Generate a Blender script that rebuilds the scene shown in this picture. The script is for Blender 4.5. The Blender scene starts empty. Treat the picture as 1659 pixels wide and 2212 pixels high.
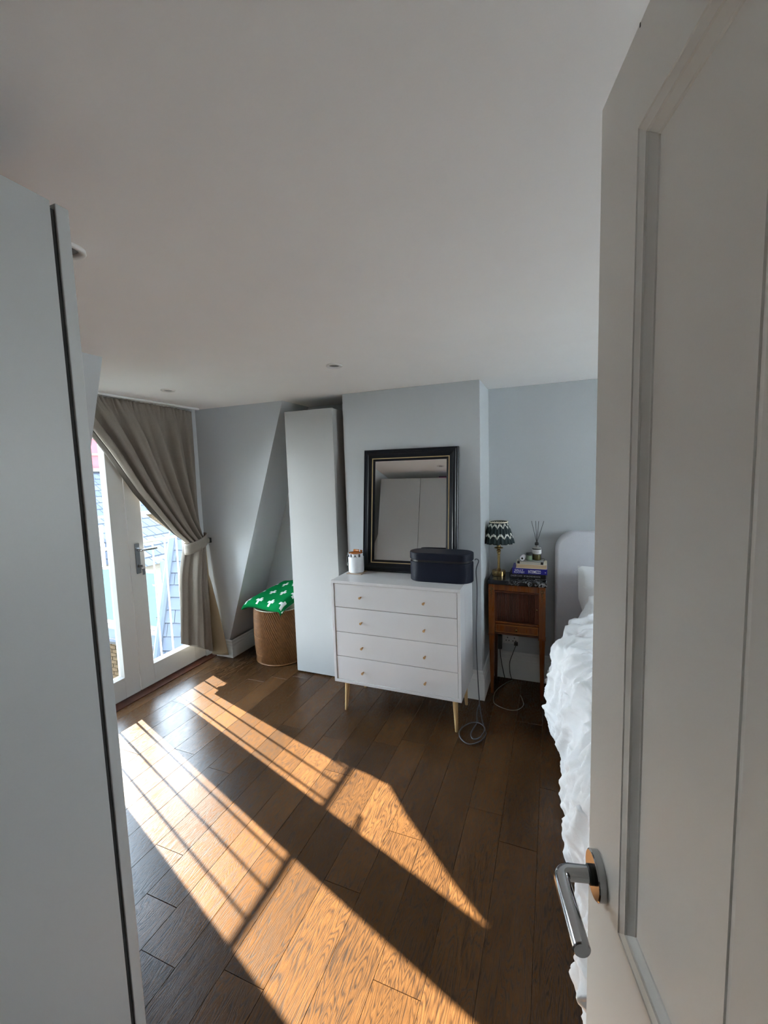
import bpy, bmesh, math, random
from mathutils import Vector, Matrix, noise
random.seed(7)
SC = bpy.context.scene
COL = SC.collection
PI = math.pi

# ------------------------------------------------------------------ camera
CAM_R = [[0.9277, 0.3726, 0.0], [0.0, 0.0, -1.0], [-0.3726, 0.9277, 0.0]]
def cam_matrix():
    yaw, pitch, roll = .381589, .0961261, -.0304899
    def mul(a, b): return [[sum(a[i][k]*b[k][j] for k in range(3)) for j in range(3)] for i in range(3)]
    cy, sy, cp, sp, cr, sr = math.cos(yaw), math.sin(yaw), math.cos(pitch), math.sin(pitch), math.cos(roll), math.sin(roll)
    Rz = [[cy, sy, 0], [-sy, cy, 0], [0, 0, 1]]
    B = [[1, 0, 0], [0, 0, -1], [0, 1, 0]]
    Rx = [[1, 0, 0], [0, cp, -sp], [0, sp, cp]]
    Rr = [[cr, -sr, 0], [sr, cr, 0], [0, 0, 1]]
    return mul(Rr, mul(Rx, mul(B, Rz)))
CR = cam_matrix()
cam = bpy.data.cameras.new('camera'); cam_ob = bpy.data.objects.new('camera', cam); COL.objects.link(cam_ob)
cam.sensor_fit = 'HORIZONTAL'; cam.sensor_width = 36.0; cam.lens = 36.0*912.02/1659.0
cam.clip_start = 0.02; cam.clip_end = 300
M = Matrix(((CR[0][0], -CR[1][0], -CR[2][0], 0), (CR[0][1], -CR[1][1], -CR[2][1], 0), (CR[0][2], -CR[1][2], -CR[2][2], 1.55), (0, 0, 0, 1)))
cam_ob.matrix_world = M
SC.camera = cam_ob

# ------------------------------------------------------------------ world, sun, exposure
SKY_STRENGTH = 12.0
SUN_STRENGTH = 28.5
EXPOSURE = 1.64
w = bpy.data.worlds.new('sky'); SC.world = w; w.use_nodes = True
nt = w.node_tree; nt.nodes.clear()
o_ = nt.nodes.new('ShaderNodeOutputWorld'); bg = nt.nodes.new('ShaderNodeBackground')
tc = nt.nodes.new('ShaderNodeTexCoord'); sx = nt.nodes.new('ShaderNodeSeparateXYZ'); rp = nt.nodes.new('ShaderNodeValToRGB')
rp.color_ramp.elements[0].position = 0.0; rp.color_ramp.elements[0].color = (0.93, 0.96, 1.0, 1)
rp.color_ramp.elements[1].position = 0.7; rp.color_ramp.elements[1].color = (0.60, 0.76, 1.0, 1)
nt.links.new(tc.outputs['Generated'], sx.inputs[0]); nt.links.new(sx.outputs['Z'], rp.inputs[0])
nt.links.new(rp.outputs[0], bg.inputs[0]); bg.inputs[1].default_value = SKY_STRENGTH
nt.links.new(bg.outputs[0], o_.inputs[0])
sun = bpy.data.lights.new('sun', 'SUN'); sun.energy = SUN_STRENGTH; sun.angle = math.radians(0.53); sun.color = (1.0, 0.90, 0.76)
sun_ob = bpy.data.objects.new('sun', sun); COL.objects.link(sun_ob)
sun_ob.location = (-20, 8, 12)
sun_ob.rotation_euler = Vector((1.864, -0.632, -1.0)).to_track_quat('-Z', 'Y').to_euler()
vs = SC.view_settings
vs.view_transform = 'Standard'; vs.look = 'None'; vs.gamma = 1.0; vs.exposure = EXPOSURE; vs.use_curve_mapping = False
SC.cycles.use_denoising = True
SC.cycles.max_bounces = 12; SC.cycles.diffuse_bounces = 10; SC.cycles.glossy_bounces = 4; SC.cycles.transparent_max_bounces = 16
SC.cycles.sample_clamp_indirect = 6.0

# ------------------------------------------------------------------ materials
def node(nt, t, **kw):
    n = nt.nodes.new(t)
    for k, v in kw.items():
        if k == 'inp':
            for a, b in v.items(): n.inputs[a].default_value = b
        else: setattr(n, k, v)
    return n
def L(nt, a, b): nt.links.new(a, b)
def math_n(nt, op, a, b=None):
    n = nt.nodes.new('ShaderNodeMath'); n.operation = op
    for i, v in enumerate((a, b)):
        if v is None: continue
        if isinstance(v, (int, float)): n.inputs[i].default_value = v
        else: nt.links.new(v, n.inputs[i])
    return n.outputs[0]
def mat(name, col, rough=.6, metal=0., var=.06, vscale=6., bump=0., bscale=60., spec=.5, coat=0., stretch=None, trans=0., coords='Object'):
    m = bpy.data.materials.new(name); m.use_nodes = True; nt = m.node_tree
    p = nt.nodes['Principled BSDF']
    p.inputs['Roughness'].default_value = rough; p.inputs['Metallic'].default_value = metal
    p.inputs['Specular IOR Level'].default_value = spec; p.inputs['Coat Weight'].default_value = coat
    tc = node(nt, 'ShaderNodeTexCoord'); src = tc.outputs[coords]
    if stretch:
        mp = node(nt, 'ShaderNodeMapping'); mp.inputs['Scale'].default_value = stretch; L(nt, src, mp.inputs[0]); src = mp.outputs[0]
    nz = node(nt, 'ShaderNodeTexNoise', inp={'Scale': vscale, 'Detail': 4.}); L(nt, src, nz.inputs['Vector'])
    mx = node(nt, 'ShaderNodeMix', data_type='RGBA')
    mx.inputs[6].default_value = tuple(c*(1-var) for c in col)+(1,); mx.inputs[7].default_value = tuple(min(1, c*(1+var)) for c in col)+(1,)
    L(nt, nz.outputs['Fac'], mx.inputs[0]); L(nt, mx.outputs[2], p.inputs['Base Color'])
    if bump:
        nb = node(nt, 'ShaderNodeTexNoise', inp={'Scale': bscale, 'Detail': 3.}); L(nt, src, nb.inputs['Vector'])
        bp = node(nt, 'ShaderNodeBump', inp={'Strength': bump, 'Distance': .004}); L(nt, nb.outputs['Fac'], bp.inputs['Height']); L(nt, bp.outputs[0], p.inputs['Normal'])
    if trans: p.inputs['Transmission Weight'].default_value = trans
    return m
def weave(name, c1, c2, scale=900., rough=.9, bump=.25):
    m = bpy.data.materials.new(name); m.use_nodes = True; nt = m.node_tree; p = nt.nodes['Principled BSDF']
    p.inputs['Roughness'].default_value = rough; p.inputs['Specular IOR Level'].default_value = .2
    tc = node(nt, 'ShaderNodeTexCoord')
    n1 = node(nt, 'ShaderNodeTexNoise', inp={'Scale': scale*.22, 'Detail': 2.}); n2 = node(nt, 'ShaderNodeTexNoise', inp={'Scale': 14., 'Detail': 5.})
    L(nt, tc.outputs['Object'], n1.inputs['Vector']); L(nt, tc.outputs['Object'], n2.inputs['Vector'])
    f = math_n(nt, 'ADD', math_n(nt, 'MULTIPLY', n1.outputs['Fac'], .65), math_n(nt, 'MULTIPLY', n2.outputs['Fac'], .35))
    mx = node(nt, 'ShaderNodeMix', data_type='RGBA'); mx.inputs[6].default_value = c1+(1,); mx.inputs[7].default_value = c2+(1,)
    L(nt, f, mx.inputs[0]); L(nt, mx.outputs[2], p.inputs['Base Color'])
    bp = node(nt, 'ShaderNodeBump', inp={'Strength': bump, 'Distance': .002}); L(nt, n1.outputs['Fac'], bp.inputs['Height']); L(nt, bp.outputs[0], p.inputs['Normal'])
    return m
def wood(name, light, dark, rough=.4, ring=55., per=.45, along=1, coat=0., fine=.45, spec=.4, big=(8., 1.), pores=(260., 9.)):
    """oak boards: cathedral grain lines plus fibre streaks, offset and toned per object"""
    m = bpy.data.materials.new(name); m.use_nodes = True; nt = m.node_tree; p = nt.nodes['Principled BSDF']
    tc = node(nt, 'ShaderNodeTexCoord'); oi = node(nt, 'ShaderNodeObjectInfo')
    off = node(nt, 'ShaderNodeCombineXYZ')
    for i, k in enumerate((37., 91., 53.)): L(nt, math_n(nt, 'MULTIPLY', oi.outputs['Random'], k), off.inputs[i])
    ad = node(nt, 'ShaderNodeVectorMath', operation='ADD'); L(nt, tc.outputs['Object'], ad.inputs[0]); L(nt, off.outputs[0], ad.inputs[1])
    def mp(s):
        n = node(nt, 'ShaderNodeMapping'); sc = [s[0]]*3; sc[along] = s[1]; n.inputs['Scale'].default_value = sc
        L(nt, ad.outputs[0], n.inputs[0]); return n.outputs[0]
    n1 = node(nt, 'ShaderNodeTexNoise', inp={'Scale': 1., 'Detail': 2., 'Roughness': .5}); L(nt, mp(big), n1.inputs['Vector'])
    s = math_n(nt, 'SINE', math_n(nt, 'MULTIPLY', n1.outputs['Fac'], ring))
    lines = math_n(nt, 'POWER', math_n(nt, 'MULTIPLY', math_n(nt, 'ADD', s, 1.), .5), 3.)
    n2 = node(nt, 'ShaderNodeTexNoise', inp={'Scale': 1., 'Detail': 4., 'Roughness': .6}); L(nt, mp(pores), n2.inputs['Vector'])
    n3 = node(nt, 'ShaderNodeTexNoise', inp={'Scale': 1., 'Detail': 3.}); L(nt, mp((5., 2.)), n3.inputs['Vector'])
    pr = node(nt, 'ShaderNodeMapRange'); pr.inputs['From Min'].default_value = .36; pr.inputs['From Max'].default_value = .64; L(nt, n2.outputs['Fac'], pr.inputs[0])
    g = math_n(nt, 'ADD', math_n(nt, 'MULTIPLY', lines, 1-fine), math_n(nt, 'MULTIPLY', pr.outputs[0], fine))
    g = math_n(nt, 'ADD', g, math_n(nt, 'MULTIPLY', math_n(nt, 'SUBTRACT', n3.outputs['Fac'], .5), .7))
    mx = node(nt, 'ShaderNodeMix', data_type='RGBA', clamp_factor=True); mx.inputs[6].default_value = light+(1,); mx.inputs[7].default_value = dark+(1,)
    L(nt, g, mx.inputs[0])
    hs = node(nt, 'ShaderNodeHueSaturation')
    L(nt, math_n(nt, 'ADD', math_n(nt, 'MULTIPLY', oi.outputs['Random'], per), 1-per*.5), hs.inputs['Value'])
    L(nt, mx.outputs[2], hs.inputs['Color']); L(nt, hs.outputs[0], p.inputs['Base Color'])
    L(nt, math_n(nt, 'ADD', math_n(nt, 'MULTIPLY', g, .18), rough-.08), p.inputs['Roughness']); p.inputs['Specular IOR Level'].default_value = spec
    p.inputs['Coat Weight'].default_value = coat; p.inputs['Coat Roughness'].default_value = .15
    bp = node(nt, 'ShaderNodeBump', inp={'Strength': .2, 'Distance': .0012}); bp.invert = True
    L(nt, g, bp.inputs['Height']); L(nt, bp.outputs[0], p.inputs['Normal'])
    return m
def thin_glass(name, tint=(.95, .98, .97), refl=.06):
    m = bpy.data.materials.new(name); m.use_nodes = True; nt = m.node_tree; nt.nodes.clear()
    o = node(nt, 'ShaderNodeOutputMaterial'); t = node(nt, 'ShaderNodeBsdfTransparent'); g = node(nt, 'ShaderNodeBsdfGlossy', inp={'Roughness': .01})
    t.inputs[0].default_value = tint+(1,)
    fr = node(nt, 'ShaderNodeLayerWeight', inp={'Blend': .15}); mx = node(nt, 'ShaderNodeMixShader')
    L(nt, math_n(nt, 'MULTIPLY', fr.outputs['Fresnel'], .6), mx.inputs[0]); L(nt, t.outputs[0], mx.inputs[1]); L(nt, g.outputs[0], mx.inputs[2]); L(nt, mx.outputs[0], o.inputs[0])
    return m
def frosted(name, col):
    m = bpy.data.materials.new(name); m.use_nodes = True; nt = m.node_tree; nt.nodes.clear()
    o = node(nt, 'ShaderNodeOutputMaterial'); t = node(nt, 'ShaderNodeBsdfTranslucent'); d = node(nt, 'ShaderNodeBsdfDiffuse'); mx = node(nt, 'ShaderNodeMixShader', inp={0: .4})
    tc = node(nt, 'ShaderNodeTexCoord'); nz = node(nt, 'ShaderNodeTexNoise', inp={'Scale': 1.5, 'Detail': 3.}); L(nt, tc.outputs['Object'], nz.inputs['Vector'])
    c = node(nt, 'ShaderNodeMix', data_type='RGBA'); c.inputs[6].default_value = tuple(v*.8 for v in col)+(1,); c.inputs[7].default_value = col+(1,)
    L(nt, nz.outputs['Fac'], c.inputs[0]); L(nt, c.outputs[2], t.inputs[0]); L(nt, c.outputs[2], d.inputs[0])
    L(nt, t.outputs[0], mx.inputs[1]); L(nt, d.outputs[0], mx.inputs[2]); L(nt, mx.outputs[0], o.inputs[0])
    return m
def brickish(name, c1, c2, mortar, scale, bw=.225, rh=.075, ms=.012, off=.5, swap='YZ'):
    """flat courses for masonry or slating too far off to tell apart"""
    m = bpy.data.materials.new(name); m.use_nodes = True; nt = m.node_tree; p = nt.nodes['Principled BSDF']; p.inputs['Roughness'].default_value = .85; p.inputs['Specular IOR Level'].default_value = .05
    tc = node(nt, 'ShaderNodeTexCoord'); s = node(nt, 'ShaderNodeSeparateXYZ'); c = node(nt, 'ShaderNodeCombineXYZ'); L(nt, tc.outputs['Object'], s.inputs[0])
    L(nt, s.outputs[swap[0]], c.inputs[0]); L(nt, s.outputs[swap[1]], c.inputs[1])
    b = node(nt, 'ShaderNodeTexBrick', offset=off); L(nt, c.outputs[0], b.inputs['Vector'])
    b.inputs['Color1'].default_value = c1+(1,); b.inputs['Color2'].default_value = c2+(1,); b.inputs['Mortar'].default_value = mortar+(1,)
    b.inputs['Scale'].default_value = scale; b.inputs['Brick Width'].default_value = bw; b.inputs['Row Height'].default_value = rh; b.inputs['Mortar Size'].default_value = ms
    L(nt, b.outputs['Color'], p.inputs['Base Color'])
    return m

MT = {}
MT['wall'] = mat('wall paint', (.505, .53, .548), .75, var=.02, bump=.05, bscale=180., spec=.3)
MT['ceiling'] = mat('ceiling paint', (.94, .925, .905), .85, var=.02, bump=.04, bscale=160., spec=.2)
MT['trim'] = mat('trim gloss paint', (.70, .71, .70), .4, var=.02)
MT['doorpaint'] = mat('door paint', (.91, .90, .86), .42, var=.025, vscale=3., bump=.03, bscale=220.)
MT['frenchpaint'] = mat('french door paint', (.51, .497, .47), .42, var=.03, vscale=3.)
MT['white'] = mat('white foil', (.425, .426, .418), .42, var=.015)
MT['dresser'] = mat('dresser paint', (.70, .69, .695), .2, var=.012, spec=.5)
MT['gap'] = mat('dark gap', (.02, .02, .02), .9)
MT['floor'] = wood('oak floor', (.100, .046, .0172), (.0130, .0058, .0026), rough=.29, ring=170., per=.58, spec=.22, fine=.52, big=(15., 2.0), pores=(330., 26.))
MT['floorbase'] = mat('floor underlay', (.012, .008, .006), .95)
MT['oakleg'] = wood('pale oak', (.62, .42, .20), (.42, .25, .10), rough=.45, ring=25., per=.1, along=2)
MT['knobwood'] = wood('knob oak', (.50, .30, .13), (.30, .17, .07), rough=.5, ring=20., per=.1)
MT['mahog'] = wood('mahogany', (.185, .050, .008), (.075, .018, .0035), rough=.32, ring=26., per=.12, along=2)
MT['beadwood'] = wood('bead mahogany', (.30, .115, .028), (.17, .058, .013), rough=.35, ring=20., per=.1, along=0)
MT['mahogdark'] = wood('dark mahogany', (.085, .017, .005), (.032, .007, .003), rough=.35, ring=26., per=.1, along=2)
MT['brass'] = mat('brass', (.42, .29, .125), .25, metal=1., var=.15, vscale=30.)
MT['bronze'] = mat('aged bronze', (.16, .10, .045), .4, metal=1., var=.2)
MT['gold'] = mat('gilt line', (.66, .52, .28), .35, metal=.7, var=.1)
MT['chrome'] = mat('chrome', (.44, .45, .46), .12, metal=1., var=.02)
MT['satin'] = mat('satin metal', (.17, .175, .18), .35, metal=1., var=.05)
MT['blackframe'] = mat('black frame paint', (.006, .008, .013), .3, var=.2, spec=.3, bump=.05, bscale=40., stretch=(1, 1, .1))
MT['mirror'] = mat('mirror silver', (.86, .87, .86), .0, metal=1., var=0.)
MT['navy'] = weave('navy leatherette', (.003, .005, .013), (.008, .011, .024), rough=.5, bump=.3)
MT['black'] = mat('black plastic', (.010, .010, .011), .4, var=.1)
MT['cord'] = mat('grey cord', (.075, .08, .095), .6, var=.1)
MT['greycable'] = mat('pale cable', (.30, .31, .29), .5, var=.1)
MT['linen'] = weave('curtain linen', (.175, .152, .126), (.275, .246, .208), rough=.95)
MT['curtainback'] = weave('dark curtain underside', (.045, .038, .031), (.07, .06, .05), rough=.95)
MT['lining'] = weave('curtain lining', (.34, .27, .17), (.44, .36, .24), rough=.95, bump=.1)
MT['duvet'] = mat('white bedding', (.80, .81, .825), .9, var=.02, bump=.7, bscale=34., spec=.1)
MT['headboard'] = weave('headboard fabric', (.56, .565, .61), (.70, .71, .75), rough=.95, bump=.15)
MT['mattress'] = mat('mattress fabric', (.7, .7, .68), .9)
MT['rattan'] = mat('rattan', (.20, .085, .024), .5, var=.45, vscale=40., bump=.25, bscale=90.)
MT['canvas'] = mat('canvas liner', (.72, .66, .52), .9, var=.05)
MT['ceramic'] = mat('white ceramic', (.82, .83, .86), .3, var=.02)
MT['amber'] = mat('amber glass', (.35, .10, .018), .1, var=.3, vscale=60., spec=.7)
MT['coaster'] = weave('woven coaster', (.36, .26, .20), (.55, .44, .36), rough=.95)
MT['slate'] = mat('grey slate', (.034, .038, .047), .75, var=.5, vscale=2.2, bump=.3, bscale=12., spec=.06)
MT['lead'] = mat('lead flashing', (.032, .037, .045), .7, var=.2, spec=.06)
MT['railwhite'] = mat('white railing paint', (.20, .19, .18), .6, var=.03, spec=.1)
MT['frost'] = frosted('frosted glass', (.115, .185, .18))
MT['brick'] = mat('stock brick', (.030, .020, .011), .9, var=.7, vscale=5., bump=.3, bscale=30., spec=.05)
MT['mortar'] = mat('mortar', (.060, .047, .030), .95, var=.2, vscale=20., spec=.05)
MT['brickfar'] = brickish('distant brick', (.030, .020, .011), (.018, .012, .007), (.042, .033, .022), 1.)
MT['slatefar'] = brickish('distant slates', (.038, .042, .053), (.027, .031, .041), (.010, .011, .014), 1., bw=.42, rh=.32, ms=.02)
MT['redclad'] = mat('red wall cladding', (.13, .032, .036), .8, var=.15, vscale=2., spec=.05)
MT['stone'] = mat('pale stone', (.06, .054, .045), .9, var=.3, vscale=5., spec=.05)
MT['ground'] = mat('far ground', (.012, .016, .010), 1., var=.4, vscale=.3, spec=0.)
MT['glass'] = thin_glass('window glass')
MT['socket'] = mat('white plastic', (.70, .70, .68), .35, var=.01)
MT['greenglass'] = mat('green glass jar', (.16, .22, .14), .2, var=.1)
MT['olive'] = mat('oil filled glass', (.06, .05, .012), .08, var=.2, spec=.7)
MT['label'] = mat('paper label', (.74, .73, .72), .7, var=.02)
MT['bookblue'] = mat('blue cover', (.012, .010, .23), .4, var=.05)
MT['bookblack'] = mat('black cover', (.012, .012, .013), .45, var=.1)
MT['cream'] = mat('cream pages', (.52, .38, .24), .8, var=.12, vscale=60., stretch=(.2, .2, 20))
MT['page'] = mat('white pages', (.62, .58, .50), .85, var=.12, vscale=60., stretch=(.2, .2, 20))
MT['greycover'] = mat('grey patterned cover', (.30, .30, .28), .7, var=.25, vscale=90.)
MT['print'] = mat('white print', (.80, .80, .82), .6, var=.0)
MT['printgrey'] = mat('grey print', (.45, .45, .46), .6, var=.0)
MT['ink'] = mat('black ink', (.02, .02, .02), .6)
MT['pink'] = mat('magenta paper', (.42, .05, .13), .5)
MT['purple'] = mat('purple paper', (.10, .04, .13), .5)
MT['landing'] = mat('landing paint', (.86, .85, .82), .8, var=.02)
MT['lens'] = mat('lamp lens', (.10, .10, .10), .3)
MT['whitering'] = mat('white ring', (.72, .71, .69), .4, var=.01)
def marble():
    m = bpy.data.materials.new('black marble'); m.use_nodes = True; nt = m.node_tree; p = nt.nodes['Principled BSDF']
    tc = node(nt, 'ShaderNodeTexCoord'); n1 = node(nt, 'ShaderNodeTexNoise', inp={'Scale': 14., 'Detail': 8., 'Roughness': .65, 'Distortion': 1.2}); L(nt, tc.outputs['Object'], n1.inputs['Vector'])
    r = node(nt, 'ShaderNodeValToRGB'); e = r.color_ramp.elements; e[0].position = .50; e[0].color = (.010, .012, .016, 1); e[1].position = .53; e[1].color = (.40, .41, .42, 1)
    e2 = r.color_ramp.elements.new(.56); e2.color = (.012, .013, .018, 1); L(nt, n1.outputs['Fac'], r.inputs[0])
    sx = node(nt, 'ShaderNodeSeparateXYZ'); L(nt, tc.outputs['Object'], sx.inputs[0])
    n2 = node(nt, 'ShaderNodeTexNoise', inp={'Scale': 3., 'Detail': 2.}); L(nt, tc.outputs['Object'], n2.inputs['Vector'])
    k = math_n(nt, 'MULTIPLY', math_n(nt, 'ADD', sx.outputs['X'], math_n(nt, 'MULTIPLY', n2.outputs['Fac'], .12)), 9.)
    mx = node(nt, 'ShaderNodeMix', data_type='RGBA', clamp_factor=True); mx.inputs[6].default_value = (.012, .015, .020, 1); L(nt, r.outputs[0], mx.inputs[7]); L(nt, k, mx.inputs[0])
    L(nt, mx.outputs[2], p.inputs['Base Color']); p.inputs['Roughness'].default_value = .15
    return m
MT['marble'] = marble()

# ------------------------------------------------------------------ mesh helpers
class MB:
    def __init__(s): s.v = []; s.f = []; s.uv = None
    def add(s, vs, fs):
        k = len(s.v); s.v += [tuple(v) for v in vs]; s.f += [tuple(i+k for i in f) for f in fs]; return s
    def box(s, x0, x1, y0, y1, z0, z1):
        return s.add([(x0, y0, z0), (x1, y0, z0), (x1, y1, z0), (x0, y1, z0), (x0, y0, z1), (x1, y0, z1), (x1, y1, z1), (x0, y1, z1)],
                     [(0, 3, 2, 1), (4, 5, 6, 7), (0, 1, 5, 4), (1, 2, 6, 5), (2, 3, 7, 6), (3, 0, 4, 7)])
    def hexa(s, p):
        return s.add(p, [(0, 3, 2, 1), (4, 5, 6, 7), (0, 1, 5, 4), (1, 2, 6, 5), (2, 3, 7, 6), (3, 0, 4, 7)])
    def lathe(s, prof, c=(0, 0, 0), seg=32, sx=1., sy=1., cap=True, pleat=None):
        vs = []; fs = []; n = len(prof)
        for i, (r, z) in enumerate(prof):
            for j in range(seg):
                a = 2*PI*j/seg; rr = r*(pleat(j, i) if pleat else 1)
                vs.append((c[0]+rr*math.cos(a)*sx, c[1]+rr*math.sin(a)*sy, c[2]+z))
        for i in range(n-1):
            for j in range(seg):
                k = (j+1) % seg; fs.append((i*seg+j, i*seg+k, (i+1)*seg+k, (i+1)*seg+j))
        if cap:
            fs.append(tuple(range(seg-1, -1, -1))); fs.append(tuple((n-1)*seg+j for j in range(seg)))
        return s.add(vs, fs)
    def tube(s, pts, r, seg=8, cap=True):
        pts = [Vector(p) for p in pts]; n = len(pts); vs = []; fs = []
        rr = r if isinstance(r, (list, tuple)) else [r]*n
        up = None
        for i, p in enumerate(pts):
            t = (pts[min(i+1, n-1)]-pts[max(i-1, 0)]).normalized()
            if up is None: up = t.orthogonal().normalized()
            a = (up-t*up.dot(t))
            a = a.normalized() if a.length > 1e-6 else t.orthogonal().normalized()
            up = a; b = t.cross(a)
            for j in range(seg):
                q = 2*PI*j/seg; vs.append(p+(a*math.cos(q)+b*math.sin(q))*rr[i])
        for i in range(n-1):
            for j in range(seg):
                k = (j+1) % seg; fs.append((i*seg+j, i*seg+k, (i+1)*seg+k, (i+1)*seg+j))
        if cap: fs.append(tuple(range(seg-1, -1, -1))); fs.append(tuple((n-1)*seg+j for j in range(seg)))
        return s.add(vs, fs)
    def prism(s, poly, d, axis='z', base=0.):
        """poly: 2-d outline; extruded by d along axis from base"""
        n = len(poly)
        def P(a, b, c): return {'z': (a, b, c), 'y': (a, c, b), 'x': (c, a, b)}[axis]
        vs = [P(a, b, base) for a, b in poly]+[P(a, b, base+d) for a, b in poly]
        fs = [tuple(range(n-1, -1, -1)), tuple(range(n, 2*n))]+[(i, (i+1) % n, n+(i+1) % n, n+i) for i in range(n)]
        return s.add(vs, fs)
    def grid(s, fn, nu, nv, uv=False):
        vs = [fn(i/nu, j/nv) for j in range(nv+1) for i in range(nu+1)]
        fs = [(j*(nu+1)+i, j*(nu+1)+i+1, (j+1)*(nu+1)+i+1, (j+1)*(nu+1)+i) for j in range(nv) for i in range(nu)]
        if uv: s.uv = [(i/nu, j/nv) for j in range(nv+1) for i in range(nu+1)]
        return s.add(vs, fs)
    def build(s, name, m, parent=None, smooth=False, bevel=0., seg=2, thick=0., origin=None, local=False, rot=None):
        me = bpy.data.meshes.new(name); ob = bpy.data.objects.new(name, me)
        off = Vector((0, 0, 0)); loc = Vector((0, 0, 0))
        if parent is not None:
            ob.parent = parent
            if not local:
                q = parent
                while q is not None: off += q.location; q = q.parent
        if origin == 'base' and parent is None:
            lo = [min(v[i] for v in s.v) for i in range(3)]; hi = [max(v[i] for v in s.v) for i in range(3)]
            loc = Vector(((lo[0]+hi[0])/2, (lo[1]+hi[1])/2, lo[2])); off += loc
        elif origin is not None: loc = Vector(origin)-off; off = Vector(origin) if not rot else Vector((0, 0, 0))
        me.from_pydata([tuple(Vector(v)-off) for v in s.v], [], s.f)
        if s.uv:
            ul = me.uv_layers.new(name='UVMap')
            for lp in me.loops: ul.data[lp.index].uv = s.uv[lp.vertex_index]
        bm = bmesh.new(); bm.from_mesh(me); bmesh.ops.recalc_face_normals(bm, faces=bm.faces); bm.to_mesh(me); bm.free()
        ob.location = loc
        if rot: ob.rotation_euler = rot
        me.materials.append(MT[m] if isinstance(m, str) else m)
        if smooth:
            for p in me.polygons: p.use_smooth = True
            if smooth == 'auto': me.set_sharp_from_angle(angle=math.radians(40))
        COL.objects.link(ob)
        if thick:
            md = ob.modifiers.new('thickness', 'SOLIDIFY'); md.thickness = thick; md.offset = 0
        if bevel:
            md = ob.modifiers.new('bevel', 'BEVEL'); md.width = bevel; md.segments = seg; md.limit_method = 'ANGLE'; md.angle_limit = math.radians(35)
        return ob
def B(*a): return MB().box(*a)
def thing(name, loc, label, cat, group=None, rz=0.):
    o = bpy.data.objects.new(name, None); COL.objects.link(o); o.location = loc; o.rotation_euler = (0, 0, rz); o.empty_display_size = .05
    o['label'] = label; o['category'] = cat
    if group: o['group'] = group
    return o
def tag(o, label, cat, group=None):
    o['label'] = label; o['category'] = cat
    if group: o['group'] = group
    return o
def struct(o, label=None, cat=None):
    o['kind'] = 'structure'
    if label: o['label'] = label
    if cat: o['category'] = cat
    return o
def copy_tree(o, parent=None):
    c = o.copy(); COL.objects.link(c); c.parent = parent
    for ch in list(o.children): copy_tree(ch, c)
    return c
def spline(pts, n=8):
    P = [Vector(p) for p in pts]; out = []
    for i in range(len(P)-1):
        p0, p1, p2, p3 = P[max(i-1, 0)], P[i], P[i+1], P[min(i+2, len(P)-1)]
        for k in range(n):
            t = k/n
            out.append(.5*((2*p1)+(-p0+p2)*t+(2*p0-5*p1+4*p2-p3)*t*t+(-p0+3*p1-3*p2+p3)*t**3))
    out.append(P[-1]); return out
def text_mesh(name, s, width, height, m, parent, loc, rot, depth=.0004, local=False):
    cu = bpy.data.curves.new('lettering', 'FONT'); cu.body = s; cu.size = 1.; cu.extrude = .01; cu.align_x = 'LEFT'; cu.offset = .004
    ob = bpy.data.objects.new('lettering', cu); COL.objects.link(ob)
    dg = bpy.context.evaluated_depsgraph_get(); me = bpy.data.meshes.new_from_object(ob.evaluated_get(dg))
    bpy.data.objects.remove(ob); bpy.data.curves.remove(cu)
    xs = [v.co.x for v in me.vertices]; ys = [v.co.y for v in me.vertices]
    x0, x1, y0, y1 = min(xs), max(xs), min(ys), max(ys)
    for v in me.vertices:
        v.co = ((v.co.x-x0)/(x1-x0)*width, (v.co.y-y0)/(y1-y0)*height, v.co.z/.01*depth)
    o = bpy.data.objects.new(name, me); me.materials.append(MT[m]); COL.objects.link(o)
    o.parent = parent
    off = Vector((0, 0, 0)); q = parent
    while q is not None and not local: off += q.location; q = q.parent
    o.location = Vector(loc)-off; o.rotation_euler = rot
    return o
def RAY(px, py):
    d = ((px-829.5)/912.02, (py-1106)/912.02, 1.)
    return Vector([sum(CR[i][k]*d[i] for i in range(3)) for k in range(3)])
def at_x(px, py, X): r = RAY(px, py); return Vector((0, 0, 1.55))+r*(X/r.x)
def at_d(px, py, d): return Vector((0, 0, 1.55))+RAY(px, py)*d

# ================================================================== ROOM SHELL
ZC = 2.105            # ceiling
XD = -2.775           # inner face of french doors
YB = 2.75             # chimney breast / dormer cheek plane
YA = 3.12             # alcove back wall
YN = -.15             # near wall
XR = 2.45             # right wall
DY0, DY1 = 1.37, 2.75  # dormer opening
def slope_x(z): return -1.905+.338*(z-ZC)

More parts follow.
